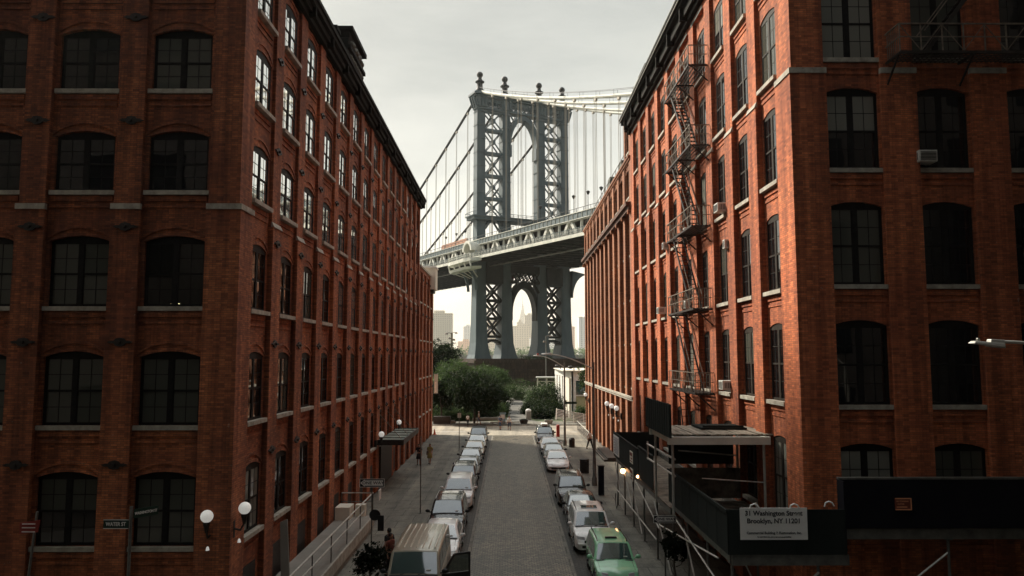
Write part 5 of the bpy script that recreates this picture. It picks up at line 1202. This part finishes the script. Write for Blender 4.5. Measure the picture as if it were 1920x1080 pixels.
    # surround and wiper
    g = MB(); yb = Y(S['cowl']+cw*.03); zb = zr(S['cowl']+cw*.03)
    g.box(-hwid(belt)+.08, hwid(belt)-.08, yb-.10, yb+.02, zb-.02, zb+.022)
    for sx_ in (-.5, .15): g.beam((sx_, yb, zb+.03), (sx_+.5, yb+.10, zb+.09), .02)
    g.build('wiper_cowl', M['plastic'], root, loc=LOC)
    for sd in (-1, 1):
        fr = [(S['cowl']+cw*.45, S['wt']+.01, .42 if style == 'van' else .56), ]
        cuts = {'van': [(.185,.36),(.38,.62),(.66,.92)], 'sedan': [(.33,.535),(.55,.74)], 'suv': [(.31,.52),(.535,.72),(.74,.93)], 'old': [(.31,.52),(.535,.72),(.74,.93)]}[style]
        for ci, (fa, fb_) in enumerate(cuts):
            zlo, g = belt+.03, MB()
            zh = lambda f: zr(f)-.11
            N = 5; pts = []
            for i in range(N+1): f = fa+(fb_-fa)*i/N; pts.append((f, max(zlo+.01, zh(f))))
            for (f1,z1),(f2,z2) in zip(pts, pts[1:]):
                g.quad((sd*(hwid(zlo)+.012),Y(f1),zlo),(sd*(hwid(zlo)+.012),Y(f2),zlo),(sd*(hwid(z2)+.014),Y(f2),z2),(sd*(hwid(z1)+.014),Y(f1),z1))
            g.build('side_window', M['car_glass'], root, loc=LOC)
        zt0, k0 = lerp(S['hood'], .045); g = MB()
        z0 = zt0-.20; x0 = W*k0
        g.hexa([(sd*(x0-.45),Y(.008)-.0,z0),(sd*(x0-.10),Y(.02),z0+.02),(sd*(x0-.08),Y(.06),z0+.03),(sd*(x0-.42),Y(.05),z0),(sd*(x0-.42),Y(.018),z0+.13),(sd*(x0-.06),Y(.035),z0+.17),(sd*(x0-.01),Y(.085),z0+.17),(sd*(x0-.40),Y(.07),z0+.14)])
        g.build('headlight', M['globe'] if lights else M['lamp_glass'], root, loc=LOC, bevel=.015)
        g = MB(); yy = Y(S['cowl']+cw*.28); zz = belt+.07
        g.ball((sd*(W+.13), yy, zz+.04), .12, 10, (1.0,.55,.72)); g.beam((sd*(W*.93), yy, zz-.03), (sd*(W+.1), yy, zz), .05); g.build('mirror', P_ if pk in ('white','green') else M['plastic'], root, smooth=True, loc=LOC)
    for i, a in enumerate(ay):
        for sd in (-1, 1):
            g = MB(); xc = sd*(W-.11); g.lathe((xc,a,r), [(r*.62,-.10),(r*.93,-.11),(r,-.07),(r,.07),(r*.93,.11),(r*.62,.10)], 20, 'x'); tw = g.build('wheel', M['rubber'], root, smooth=True, loc=LOC)
            g = MB(); g.lathe((xc+sd*.085,a,r), [(r*.64,-.01),(r*.62,.02),(r*.15,.03)], 16, 'x')
            for k in range(5): q = 2*math.pi*k/5; g.beam((xc+sd*.11,a,r),(xc+sd*.11,a+r*.6*math.cos(q),r+r*.6*math.sin(q)), .05, .03, (1,0,0))
            g.build('rim', M['rim'], tw, loc=LOC)
    zt0, k0 = lerp(S['hood'], .02); g = MB()
    g.box(-W*.5, W*.5, Y(.002)-.03, Y(.03), zt0-.20, zt0-.05) ; g.box(-W*.62, W*.62, Y(0)-.035, Y(.02), .30, .43); g.build('grille', M['plastic'], root, loc=LOC, bevel=.01)
    g = MB(); g.box(-W*.84, W*.84, Y(0)-.055, Y(.03), .42, .53); g.build('bumper', P_ if pk not in ('brown','green') else M['plastic'], root, loc=LOC, bevel=.03)
    g = MB(); g.box(-.17, .17, Y(0)-.075, Y(0)-.055, .42, .52); g.build('number_plate', M['sign_white'], root, loc=LOC)
    g = MB(); g.box(W*.45, W*.62, Y(S['cowl']+cw*.10), Y(S['cowl']+cw*.16), zr(S['cowl']+cw*.16)+.035, zr(S['cowl']+cw*.22)+.03); g.build('windscreen_sticker', M['sign_white'], root, loc=LOC)
    # shut lines
    g = MB()
    for f in {'van': (.21,.38,.64), 'sedan': (.30,.54,.76), 'suv': (.29,.525,.735), 'old': (.29,.525,.735)}[style]:
        for sd in (-1,1): g.beam((sd*(W*.996),Y(f),.32),(sd*(W*.996),Y(f),belt-.1), .012)
    for sd in (-1,1): g.beam((sd*W*.80, Y(.05), lerp(S['hood'],.05)[0]+.012), (sd*W*.80, Y(.25), lerp(S['hood'],.25)[0]+.012), .012)
    g.build('panel_gap', M['plastic'], root, loc=LOC)
    if rail:
        for sd in (-1,1): g = MB(); g.tube([(sd*(wt_-.06),Y(S['wt']+.04),H-.02),(sd*(wt_-.06),Y(S['wt']+.08),H+.05),(sd*(wt_-.06),Y(S['rt']-.05),H+.05),(sd*(wt_-.06),Y(S['rt']-.01),H-.02)], .022, 6); g.build('roof_rail', M['plastic'] if pk != 'black' else M['rim'], root, loc=LOC)
    if sunroof: 
        w_ = .30 if sunroof == 'vent' else .5
        g = MB(); yy = Y(S['wt']+.10); g.box(-w_*.8, w_*.8, yy, yy+(.14 if sunroof == 'vent' else .62), H+.0, H+(.07 if sunroof == 'vent' else .035)); g.build('roof_vent' if sunroof == 'vent' else 'sunroof', M['plastic'] if sunroof == 'vent' else M['car_glass'], root, loc=LOC, bevel=.01)
    if style == 'van':
        g = MB()
        for k in range(-3, 4): g.hexa([(k*.235-.02,Y(.27),H-.01),(k*.235+.02,Y(.27),H-.01),(k*.235+.02,Y(.95),H-.01),(k*.235-.02,Y(.95),H-.01),(k*.235-.01,Y(.275),H+.035),(k*.235+.01,Y(.275),H+.035),(k*.235+.01,Y(.945),H+.035),(k*.235-.01,Y(.945),H+.035)])
        g.build('roof_rib', paint('paint_rib', (.62,.59,.48)), root, loc=LOC)
        g = MB(); g.box(.38, .62, Y(.185), Y(.187)+.01, zr(.185)+.03, zr(.185)+.05)
    if door:                                              # front door on the road side standing open
        yh = Y(.175); A = R(68); ux, uy = math.sin(A), math.cos(A); x0 = W+.02
        q = lambda u, o, z: (x0+ux*u-uy*o, yh+uy*u+ux*o, z)
        g = MB(); g.hexa([q(0,0,.45),q(1.1,0,.45),q(1.1,.07,.45),q(0,.07,.45),q(0,0,1.33),q(1.1,0,1.33),q(1.1,.07,1.33),q(0,.07,1.33)])
        for p1, p2 in ((q(.05,.03,1.33),q(.48,.03,1.98)),(q(.48,.03,1.98),q(1.07,.03,2.0)),(q(1.07,.03,2.0),q(1.07,.03,1.33))): g.beam(p1,p2,.06,.07)
        d_ = g.build('door', M['plastic'], root, loc=LOC)
        g = MB(); g.add([q(.12,.03,1.35),q(1.05,.03,1.35),q(1.05,.03,1.97),q(.50,.03,1.95)], [(0,1,2,3)]); g.build('door_window', M['car_glass'], d_, loc=LOC)
        g = MB(); g.beam(q(.05,.02,1.35), q(.49,.02,2.0), .03); g.beam(q(.49,.02,2.0), q(1.09,.02,2.02), .03); g.build('door_trim', M['rim'], d_, loc=LOC)
    return root
car('van', 'brown', -3.46, 27.15, 'taupe van with ribbed roof and its front door open, nearest on the left', door=True, name='parked_van')
car('sedan', 'white', -3.15, 33.9, 'white car parked directly behind the ribbed roof van')
car('suv', 'black', -3.22, 38.9, 'black car with roof rails between the two white cars on the left', rail=True)
car('suv', 'white', -3.10, 45.9, 'large white car fourth from the front of the left row')
car('suv', 'black', -3.15, 51.3, 'dark car behind the large white one in the left row', rail=True)
car('sedan', 'grey', -3.15, 56.8, 'grey saloon sixth in the left row')
car('sedan', 'black', -3.20, 62.2, 'black saloon seventh in the left row')
car('sedan', 'beige', -3.15, 67.6, 'cream saloon eighth in the left row')
car('sedan', 'silver', -3.15, 72.8, 'silver saloon ninth in the left row')
car('suv', 'grey', -3.20, 78.6, 'grey estate car last in the left row by the crosswalk')
car('old', 'green', 4.32, 30.2, 'pale green car with a vent on its roof, nearest on the right', rail=True, sunroof='vent')
car('suv', 'white', 4.02, 35.95, 'white car with dark sunroof and roof rails behind the pale green one', rail=True, sunroof='roof')
car('sedan', 'black', 4.12, 41.4, 'black saloon behind the white sunroof car on the right')
car('suv', 'black', 3.98, 46.8, 'black car with pale roof rails fourth in the right row', rail=True)
car('sedan', 'white', 3.97, 60.5, 'white saloon standing alone past the gap in the right row')
car('sedan', 'grey', 4.0, 65.6, 'grey saloon tucked behind the white one on the right')
car('sedan', 'white', 3.95, 70.7, 'cream white car with its headlight shining far on the right', lights=True)
car('suv', 'black', 3.86, 79.4, 'dark car with roof box last in the right row', rail=True)
for o in [x for x in bpy.data.objects if x.get('label') == 'dark car with roof box last in the right row']:
    g = MB(); g.box(-.35,.35,-.3,1.1,1.76,2.0); g.build('roof_box', M['white'], o, loc=(0,0,0), bevel=.08)

# ------------------------------------------------------------------ people
def skin_mesh(name, nodes, edges, m, parent, root=0, sub=1):
    bm = bmesh.new(); lay = bm.verts.layers.skin.verify(); vs = []
    for (x, y, z, r_) in nodes:
        v = bm.verts.new((x, y, z)); rr = r_ if isinstance(r_, tuple) else (r_, r_); v[lay].radius = rr; vs.append(v)
    vs[root][lay].use_root = True
    for a, b_ in edges: bm.edges.new((vs[a], vs[b_]))
    me = bpy.data.meshes.new(name); bm.to_mesh(me); bm.free()
    o = bpy.data.objects.new(name, me); C.objects.link(o)
    o.modifiers.new('s', 'SKIN'); s_ = o.modifiers.new('b', 'SUBSURF'); s_.levels = sub; s_.render_levels = sub
    bpy.context.view_layer.update()
    m2 = bpy.data.meshes.new_from_object(o.evaluated_get(bpy.context.evaluated_depsgraph_get()))
    C.objects.unlink(o); bpy.data.objects.remove(o)
    m2.materials.clear(); m2.materials.append(m); m2.shade_smooth()
    o = bpy.data.objects.new(name, m2); C.objects.link(o); o.parent = parent; return o
def person(x, y, z, rot, lab, top='cloth_white', bottom='cloth_black', dress=False, stride=.16, h=1.72, hair_long=False, arm=0.1, bag=None, cap=False):
    k = h/1.72; root = empty('person', (x, y, z), lab, 'person', None, rot); s = stride
    N = [(0,0,.93,.13),(0,.0,1.12,.115),(0,.0,1.32,.135),(0,.01,1.45,.07),(0,0,1.50,.052),(0,-.01,1.56,.055),
         (.10,0,.90,.09),(.10,-s*.6,.50,.062),(.10,-s,.10,.042),(.10,-s-.12,.04,.035),
         (-.10,0,.90,.09),(-.10,s*.45,.50,.062),(-.10,s*1.1,.11,.042),(-.10,s*1.1-.12,.04,.035),
         (.19,.01,1.42,.055),(.235,.03+arm*.3,1.14,.042),(.235,-.06-arm,.90,.032),(.235,-.10-arm,.82,.028),
         (-.19,.01,1.42,.055),(-.235,.04,1.14,.042),(-.235,-.02,.90,.032),(-.235,-.05,.82,.028)]
    E_ = [(0,1),(1,2),(2,3),(3,4),(4,5),(0,6),(6,7),(7,8),(8,9),(0,10),(10,11),(11,12),(12,13),(2,14),(14,15),(15,16),(16,17),(2,18),(18,19),(19,20),(20,21)]
    N = [(a*k,b_*k,c*k,r_*k) for a,b_,c,r_ in N]
    body = skin_mesh('body', N, E_, M['skin'], root)
    g = MB(); g.ball((0,-.012*k,1.625*k), .098*k, 12, (.80,.95,1.18)); g.ball((0,-.105*k,1.61*k), .016*k, 6, (.8,1,1.4))
    for sx_ in (-1,1): g.ball((sx_*.08*k,0,1.62*k), .02*k, 6, (.5,.8,1.3))
    # join the head into the body mesh
    tmp = g.build('head', M['skin'], root, loc=(0,0,0), smooth=True)
    bm = bmesh.new(); bm.from_mesh(body.data); bm.from_mesh(tmp.data); bm.to_mesh(body.data); bm.free(); body.data.shade_smooth(); bpy.data.objects.remove(tmp)
    g = MB()
    for sx_ in (-1,1): g.ball((sx_*.034*k,-.098*k,1.635*k), .011*k, 6)
    g.box(-.026*k,.026*k,-.108*k,-.098*k,1.565*k,1.573*k); g.build('face_features', M['hair'], root, loc=(0,0,0))
    g = MB(); g.ball((0,.012*k,1.66*k), .104*k, 12, (.86,.98,1.02))
    if hair_long: g.ball((0,.06*k,1.54*k), .10*k, 10, (.8,.6,1.5))
    g.build('hair' if not cap else 'cap', M['hair'] if not cap else M['cloth_white'], root, loc=(0,0,0), smooth=True)
    for sx_, base in ((1,16),(-1,20)):                    # short finger chains
        X, Y_, Z = N[base+1][:3]; g = MB()
        for q in range(4): g.tube([(X,Y_-.03+.02*q,Z-.0),(X-sx_*.005,Y_-.035+.02*q,Z-.05),(X-sx_*.02,Y_-.04+.02*q,Z-.075+.004*abs(q-1.5))], .009*k, 5)
        g.tube([(X,Y_-.03,Z+.02),(X-sx_*.03,Y_-.06,Z-.02)], .010*k, 5); g.build('hand', M['skin'], root, loc=(0,0,0), smooth=True)
    T = [(0,0,.95,.155),(0,.0,1.14,.135),(0,.0,1.34,.152),(0,.01,1.44,.09),(.19,.01,1.42,.072),(.225,.03+arm*.15,1.22,.062),(-.19,.01,1.42,.072),(-.225,.035,1.22,.062)]
    T = [(a*k,b_*k,c*k,(r_*k*1.1,r_*k*.85) if i < 4 else r_*k) for i,(a,b_,c,r_) in enumerate(T)]
    skin_mesh('shirt', T, [(0,1),(1,2),(2,3),(2,4),(4,5),(2,6),(6,7)], M[top], root)
    if dress:
        g = MB(); g.lathe((0,0,0), [(.13*k,1.0*k),(.17*k,.9*k),(.24*k,.55*k),(.23*k,.53*k)], 14); g.build('skirt', M[top], root, loc=(0,0,0), smooth=True)
    else:
        zk = .42 if bottom == 'cloth_blue' else .12
        B_ = [(0,0,.95,.145),(.10,0,.88,.105),(.10,-s*.6,.52,.082),(.10,-s*(1-.2*(zk>.3)),zk,.07 if zk < .3 else .085),(-.10,0,.88,.105),(-.10,s*.45,.52,.082),(-.10,s*(1.1 if zk < .3 else .6),zk,.07 if zk < .3 else .085)]
        skin_mesh('trousers', [(a*k,b_*k,c*k,r_*k) for a,b_,c,r_ in B_], [(0,1),(1,2),(2,3),(0,4),(4,5),(5,6)], M[bottom], root)
    for n1, n2 in ((8,9),(12,13)):
        g = MB(); a = N[n1]; g.ball((a[0],a[1]-.05*k,.05*k), .06*k, 8, (.8,2.1,.75)); g.build('shoe', M['cloth_black'], root, loc=(0,0,0), smooth=True)
    if bag:
        g = MB(); g.box(-.30*k,-.19*k,-.02*k,.16*k,.78*k,1.08*k); g.beam((-.25*k,.06*k,1.08*k),(-.12*k,.02*k,1.46*k),.025); g.build('shoulder_bag', M[bag], root, loc=(0,0,0), bevel=.02)
    return root
person(-7.58,64.0,.13,R(8),'person in a black dress walking on the left pavement', 'cloth_black', dress=True, hair_long=True)
person(-6.72,64.6,.13,R(-10),'person in a yellow dress carrying a dark bag on the left pavement', 'cloth_yellow', dress=True, hair_long=True, bag='cloth_black', h=1.68)
person(-5.4,99.6,.02,R(150),'person in white top and dark trousers left of the park tree trunk', 'cloth_white', 'cloth_black', h=1.6)
person(-4.0,101.0,.1,R(100),'person in white shirt and pale shorts right of the park tree trunk', 'cloth_white', 'cloth_blue', stride=.26, h=1.8, cap=True)
person(-1.07,95.4,.02,R(-20),'person in dark top beside the pale blue box', 'cloth_blue', 'cloth_blue', h=1.72)
person(.07,94.7,.02,R(15),'person in pale shirt right of the pale blue box', 'cream' if False else 'cloth_white', 'cloth_blue', h=1.72, arm=.3)
person(7.98,74.6,.13,R(35),'person in white shirt and black trousers beside the area railing', 'cloth_white', 'cloth_black', stride=.3, h=1.82)
person(-4.95,32.2,.13,R(60),'person in a rust coloured top standing in shadow beside the van', 'cloth_red', 'cloth_black', h=1.72, hair_long=True)
person(-5.15,33.0,.13,R(-130),'person in black clothes standing in shadow beside the van', 'cloth_black', 'cloth_black', h=1.75)

# ------------------------------------------------------------------ trees and shrubs
def leaves(g, cx, cy, cz, rx, ry, rz, nc, nl, ls, cl, rnd, hollow=.35):
    for _ in range(nc):
        while True:
            a, b_, c = (rnd.uniform(-1,1) for _ in range(3)); d = math.sqrt(a*a+b_*b_+c*c)
            if hollow < d < 1: break
        k = 1+.24*math.sin(a*6+c*5+cx)+.16*math.sin(b_*7+c*3+cz)
        px, py, pz = cx+a*rx*k, cy+b_*ry*k, cz+c*rz*k; q = cl*rnd.uniform(.5,1.35)
        for _ in range(nl):
            u = Vector((rnd.gauss(0,1),rnd.gauss(0,1),rnd.gauss(0,.75)))*q*.5; n_ = Vector((rnd.uniform(-1,1),rnd.uniform(-1,1),rnd.uniform(-.2,1.3))).normalized()
            t1 = n_.orthogonal().normalized()*ls*rnd.uniform(.6,1.3); t2 = n_.cross(t1)*.62; c_ = Vector((px,py,pz))+u
            i = len(g.v); g.v += [tuple(c_-t1), tuple(c_-t2*.9+t1*.1), tuple(c_+t1), tuple(c_+t2*.9+t1*.1)]; g.f.append((i,i+1,i+2,i+3)); g.mi.append(g.cur)
def tree(x, y, h, rx, rz, lab, m_='leaf_dark', seed=1, lobes=5, nc=150, nl=26, ls=.13, tr=.16, z0=0, grp='park trees'):
    rnd = random.Random(seed); a = empty('tree', (x,y,z0), lab, 'tree', grp)
    g = MB(); cz = h-rz; top = (x+rnd.uniform(-.3,.3), y, cz+rz*.4)
    g.tube([(x,y,z0-.1),(x+.05,y,z0+cz*.3),(x-.05,y+.05,cz*.75),top], tr, 8, tr*.35)
    for k in range(7):
        an = rnd.uniform(0,6.28); zz = z0+cz*(.45+.08*k); e_ = (x+math.cos(an)*rx*.75, y+math.sin(an)*rx*.75, zz+rz*rnd.uniform(.5,1.1)); g.tube([(x,y,zz),((x+e_[0])/2,(y+e_[1])/2,(zz+e_[2])/2-.15),e_], tr*.42, 6, tr*.1)
    g.build('trunk', M['bark'], a, smooth=True)
    g = MB()
    for k in range(lobes):
        an = k*2.4+seed; rr = .48 if k else 0; leaves(g, x+math.cos(an)*rx*rr, y+math.sin(an)*rx*rr, cz+rnd.uniform(-.35,.35)*rz+(.2*rz if not k else 0), rx*rnd.uniform(.5,.68), rx*rnd.uniform(.5,.68), rz*rnd.uniform(.5,.68), nc, nl, ls, rx*.17, rnd, .3)
    g.build('crown', M[m_], a, fix=False); return a
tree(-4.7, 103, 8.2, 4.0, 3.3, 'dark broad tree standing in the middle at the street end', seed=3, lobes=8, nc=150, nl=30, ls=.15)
KT = bpy.data.objects
tree(-9.3, 104, 6.4, 2.0, 2.6, 'dark slim tree at the left edge of the park by the planter box', seed=5, lobes=5, nc=90)
tree(-14.2, 150, 12.6, 4.2, 5.0, 'tall dark tree rising highest behind the left lamp pole', seed=8, lobes=8, nc=120, nl=26, ls=.2)
tree(-7.3, 128, 8.5, 5.0, 3.0, 'bright green tree behind the dark broad tree', 'leaf_mid', seed=11, lobes=8, nc=130, nl=26, ls=.16)
tree(-11.8, 122, 6.2, 2.9, 2.4, 'pale flowering tree behind the left lamp pole', 'leaf_pale', seed=13, lobes=5, nc=90, nl=20, ls=.15)
tree(-3.4, 150, 7.0, 3.6, 2.6, 'rounded green tree left of the park path', 'leaf_mid', seed=17, lobes=6, nc=110, nl=24, ls=.17)
tree(11.2, 104.5, 8.2, 1.5, 2.9, 'young green tree in front of the pavilion glazing', 'leaf_mid', seed=19, lobes=4, nc=60, nl=22, ls=.13, tr=.1)
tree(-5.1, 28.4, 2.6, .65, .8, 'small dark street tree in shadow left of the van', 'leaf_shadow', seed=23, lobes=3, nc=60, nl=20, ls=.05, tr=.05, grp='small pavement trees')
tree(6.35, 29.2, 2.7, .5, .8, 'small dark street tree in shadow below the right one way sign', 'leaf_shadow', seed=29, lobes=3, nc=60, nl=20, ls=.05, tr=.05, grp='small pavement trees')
def shrub(x, y, rx, ry, rz, lab, m_, seed, nc=160, nl=24, ls=.11):
    rnd = random.Random(seed); a = empty('shrub', (x,y,.05), lab, 'shrub', 'park shrubs'); g = MB()
    for k in range(4): leaves(g, x+(k-1.5)*rx*.42, y+rnd.uniform(-.3,.3)*ry, rz*.45+rnd.uniform(-.1,.1)*rz, rx*.45, ry*.7, rz*.58, nc//2, nl, ls, .55, rnd, .3)
    g.build('foliage', M[m_], a, fix=False)
    g = MB()
    for k in range(6): g.tube([(x+(k-2.5)*rx*.25,y,.02),(x+(k-2.5)*rx*.3,y,rz*.6)], .04, 5)
    g.build('stem', M['bark'], a)
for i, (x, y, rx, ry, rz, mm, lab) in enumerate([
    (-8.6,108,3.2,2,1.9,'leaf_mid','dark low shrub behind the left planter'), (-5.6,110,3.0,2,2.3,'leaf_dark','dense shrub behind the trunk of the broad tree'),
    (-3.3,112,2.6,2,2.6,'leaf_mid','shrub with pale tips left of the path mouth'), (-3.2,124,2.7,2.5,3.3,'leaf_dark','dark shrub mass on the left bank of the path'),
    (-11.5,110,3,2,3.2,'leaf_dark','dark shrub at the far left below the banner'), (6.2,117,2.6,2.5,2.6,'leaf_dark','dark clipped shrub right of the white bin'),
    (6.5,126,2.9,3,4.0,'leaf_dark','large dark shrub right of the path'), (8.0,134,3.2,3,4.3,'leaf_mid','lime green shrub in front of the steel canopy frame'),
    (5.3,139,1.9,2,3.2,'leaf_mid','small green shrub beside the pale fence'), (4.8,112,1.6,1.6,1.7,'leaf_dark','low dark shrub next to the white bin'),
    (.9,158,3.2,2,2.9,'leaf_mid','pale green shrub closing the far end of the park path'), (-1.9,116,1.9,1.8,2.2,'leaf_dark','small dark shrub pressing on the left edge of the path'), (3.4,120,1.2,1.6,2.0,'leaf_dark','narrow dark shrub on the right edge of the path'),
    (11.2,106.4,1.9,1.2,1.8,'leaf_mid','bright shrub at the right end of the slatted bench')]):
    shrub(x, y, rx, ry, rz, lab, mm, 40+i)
g = MB(); g.box(-10.2,-7.9,102.0,103.4,.13,1.1); a = empty('planter_box',(-9,102.7,.13),'black planter box at the foot of the left slim tree','planter'); g.build('box', M['iron'], a)
g = MB(); rnd = random.Random(77)                         # far tree line on the other shore
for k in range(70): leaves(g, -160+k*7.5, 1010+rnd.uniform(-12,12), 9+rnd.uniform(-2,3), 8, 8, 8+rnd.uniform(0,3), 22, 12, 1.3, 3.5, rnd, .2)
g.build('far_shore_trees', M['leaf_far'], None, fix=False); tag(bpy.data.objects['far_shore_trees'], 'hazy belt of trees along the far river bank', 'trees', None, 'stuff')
g = MB(); rnd = random.Random(78)
for k in range(26): leaves(g, -12+k*1.7, 206+rnd.uniform(-2,2), 1.4, 2.2, 2, 1.5, 16, 10, .22, .8, rnd, .2)
for k in range(10): leaves(g, 4+k*.9, 214.5+.5*k*.9, 8.8, .8, .8, .55, 12, 9, .16, .5, rnd, .2)
g.build('ivy_growth', M['leaf_mid'], None, fix=False); tag(bpy.data.objects['ivy_growth'], 'scrub and ivy growing on and before the stone bridge pier', 'ivy', None, 'stuff')
g = MB(); g.box(-400,500,1002,1008,-1.6,9.5); g.box(-400,500,1000,1009,9.5,10.6); a = empty('shore_road',(20,1004,0),'pale elevated road along the far river bank','road bridge'); g.build('wall', M['concrete'], a)

# ------------------------------------------------------------------ skyline
def tower(nm, lab, x0, x1, y0_, y1_, h, m_, extra=None):
    a = empty(nm, ((x0+x1)/2,(y0_+y1_)/2,2), lab, 'building', 'hazy skyline buildings'); g = MB(); g.box(x0,x1,y0_,y1_,0,h); g.build('wall', m_, a)
    g = MB(); g.box(x0-.3,x1+.3,y0_-.3,y1_+.3,h,h+1.0); xm = (x0+x1)/2; g.box(xm-(x1-x0)*.2,xm+(x1-x0)*.2,y0_+3,y1_-3,h+1,h+5); g.build('roof', m_, a)
    if extra: g = MB(); extra(g); g.build('upper_tier', m_, a)
    return a
tw1 = tower_mat('hazed_slab_cream', (.88,.80,.66), (.55,.47,.38), 2.6, 2.9, .45, .45); tw2 = tower_mat('hazed_slab_grey', (.82,.76,.64), (.60,.55,.47), 4.2, 3.2, .5, .5)  # skyline walls paled and window contrast lowered, distance haze put into the colours
tw3 = tower_mat('hazed_slab_pink', (.80,.62,.50), (.55,.42,.34), 3.6, 3.1, .4, .5); tw4 = tower_mat('hazed_slab_white', (.93,.92,.86), (.50,.50,.48), 5.2, 3.0, .45, .5)
tower('apartment_tower', 'cream apartment slab with many windows beside the left building edge', -118, -80.5, 1060, 1080, 68.5, tw1)
tower('apartment_tower', 'pale hazy tower left of the bridge leg', -103, -84, 1700, 1720, 75, tw4)
tower('apartment_tower', 'small dark capped tower beside the left bridge leg', -62, -55, 1300, 1315, 52, tw2, lambda g: g.box(-60,-57,1303,1309,52,62))
tower('apartment_block', 'cream block seen through the left tower bracing', -40, -10, 1150, 1180, 60, tw1)
tower('apartment_block', 'broad pale block with a stepped centre through the lower arch', 2, 48, 1300, 1330, 60, tw2, lambda g: (g.box(14,24,1305,1325,60,68), g.box(17,22,1305,1325,68,72)))
tower('apartment_tower', 'grey tower right of the spired skyscraper in the arch', 34, 56, 1620, 1645, 96, tw2)
tower('apartment_block', 'bright banded block at the right side of the arch', 33, 50, 1180, 1195, 36, tw4)
tower('apartment_block', 'banded block seen through the right tower bracing', 56, 82, 1150, 1180, 56, tw4)
tower('apartment_tower', 'pinkish brick tower right of the bridge tower', 92, 106, 1200, 1220, 55, tw3)
tower('apartment_tower', 'white tower with dark window columns beside the tan building', 104, 132, 1110, 1130, 66, tw4)
tower('apartment_block', 'low pinkish block behind the left lamp poles', -92, -64, 1350, 1370, 34, tw3)
a = empty('spired_skyscraper', (83,4500,2), 'faint spired skyscraper framed in the lower arch of the bridge tower', 'skyscraper', 'hazy skyline buildings')
ek = mat('skyscraper_hazed', (.86,.80,.68), .8)  # paled so the colour itself fades the tower like haze
g = MB(); g.box(52,114,4470,4530,0,90); g.box(58,108,4474,4526,90,190); g.box(63,103,4478,4522,190,235); g.box(68,98,4480,4520,235,262); g.box(73,93,4484,4516,262,283); g.build('shaft', ek, a)
g = MB(); g.lathe((83,4500,283),[(8,0),(6.5,22),(4,34),(1.6,42),(1.1,70),(.4,92)],12); g.build('spire', ek, a)

# ------------------------------------------------------------------ light, sky, air
AZ, EL = R(-48), R(37)                                    # sun ahead and to the left, behind thin cloud
sd = Vector((math.sin(AZ)*math.cos(EL), math.cos(AZ)*math.cos(EL), math.sin(EL)))
W_ = bpy.data.worlds.new('World'); SC.world = W_; W_.use_nodes = True; t = W_.node_tree; bg = t.nodes['Background']
sky = t.nodes.new('ShaderNodeTexSky'); sky.sky_type = 'NISHITA'; sky.sun_disc = False; sky.sun_elevation = EL; sky.sun_rotation = AZ; sky.air_density = 1.5; sky.dust_density = 3
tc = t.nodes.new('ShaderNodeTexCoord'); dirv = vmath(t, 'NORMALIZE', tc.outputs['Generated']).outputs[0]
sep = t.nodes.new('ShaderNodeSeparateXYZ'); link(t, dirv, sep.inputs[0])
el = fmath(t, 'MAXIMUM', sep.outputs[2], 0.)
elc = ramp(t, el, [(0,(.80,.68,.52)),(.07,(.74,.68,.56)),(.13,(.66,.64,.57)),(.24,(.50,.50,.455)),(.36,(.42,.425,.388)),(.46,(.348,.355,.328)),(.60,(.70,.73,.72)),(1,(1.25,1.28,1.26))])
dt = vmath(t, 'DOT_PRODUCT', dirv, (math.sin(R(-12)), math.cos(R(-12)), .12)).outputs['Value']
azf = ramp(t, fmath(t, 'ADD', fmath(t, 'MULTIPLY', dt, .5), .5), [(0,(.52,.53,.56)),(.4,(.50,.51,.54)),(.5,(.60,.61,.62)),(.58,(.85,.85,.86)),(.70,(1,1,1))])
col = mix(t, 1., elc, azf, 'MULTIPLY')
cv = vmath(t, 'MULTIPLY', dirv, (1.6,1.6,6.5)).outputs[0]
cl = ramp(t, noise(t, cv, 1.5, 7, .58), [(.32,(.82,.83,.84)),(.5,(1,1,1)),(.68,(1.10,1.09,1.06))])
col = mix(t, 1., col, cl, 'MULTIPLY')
nis = mix(t, 1., sky.outputs[0], (.08,.08,.08), 'MULTIPLY')
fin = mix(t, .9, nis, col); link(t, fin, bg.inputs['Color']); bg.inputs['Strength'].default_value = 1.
sun = bpy.data.lights.new('sun', 'SUN'); sun.energy = 4.6; sun.angle = R(7); sun.color = (1,.90,.76)
so = bpy.data.objects.new('sun', sun); C.objects.link(so); so.rotation_euler = (-sd).to_track_quat('-Z', 'Y').to_euler(); so.location = (0,0,60)
g = MB(); g.box(-2600, 2600, -450, 4750, -5.2, 380)
hz = mat('haze', (1,1,1)); t = hz.node_tree; t.nodes.clear(); out = t.nodes.new('ShaderNodeOutputMaterial'); pv = t.nodes.new('ShaderNodeVolumePrincipled')
pv.inputs['Color'].default_value = (1,.98,.93,1); pv.inputs['Density'].default_value = 7.5e-5; pv.inputs['Anisotropy'].default_value = .5; t.links.new(pv.outputs[0], out.inputs['Volume'])
HAZE = tag(g.build('haze', hz), kind='stuff')
tag(HAZE, 'thin pale haze filling the air over street and river', 'haze')

cam = bpy.data.cameras.new('camera'); cam.sensor_width = 36; cam.lens = 1400/1920*36; cam.clip_end = 20000; cam.clip_start = .1
co = bpy.data.objects.new('camera', cam); C.objects.link(co); co.location = (0,0,H0); co.rotation_euler = (math.pi/2+math.atan(127/1400), 0, -6/1400); SC.camera = co
SC.view_settings.view_transform = 'Standard'; SC.view_settings.look = 'None'; SC.view_settings.exposure = .74; SC.view_settings.gamma = 1
SC.cycles.volume_bounces = 1; SC.cycles.max_bounces = 8; SC.cycles.transparent_max_bounces = 16
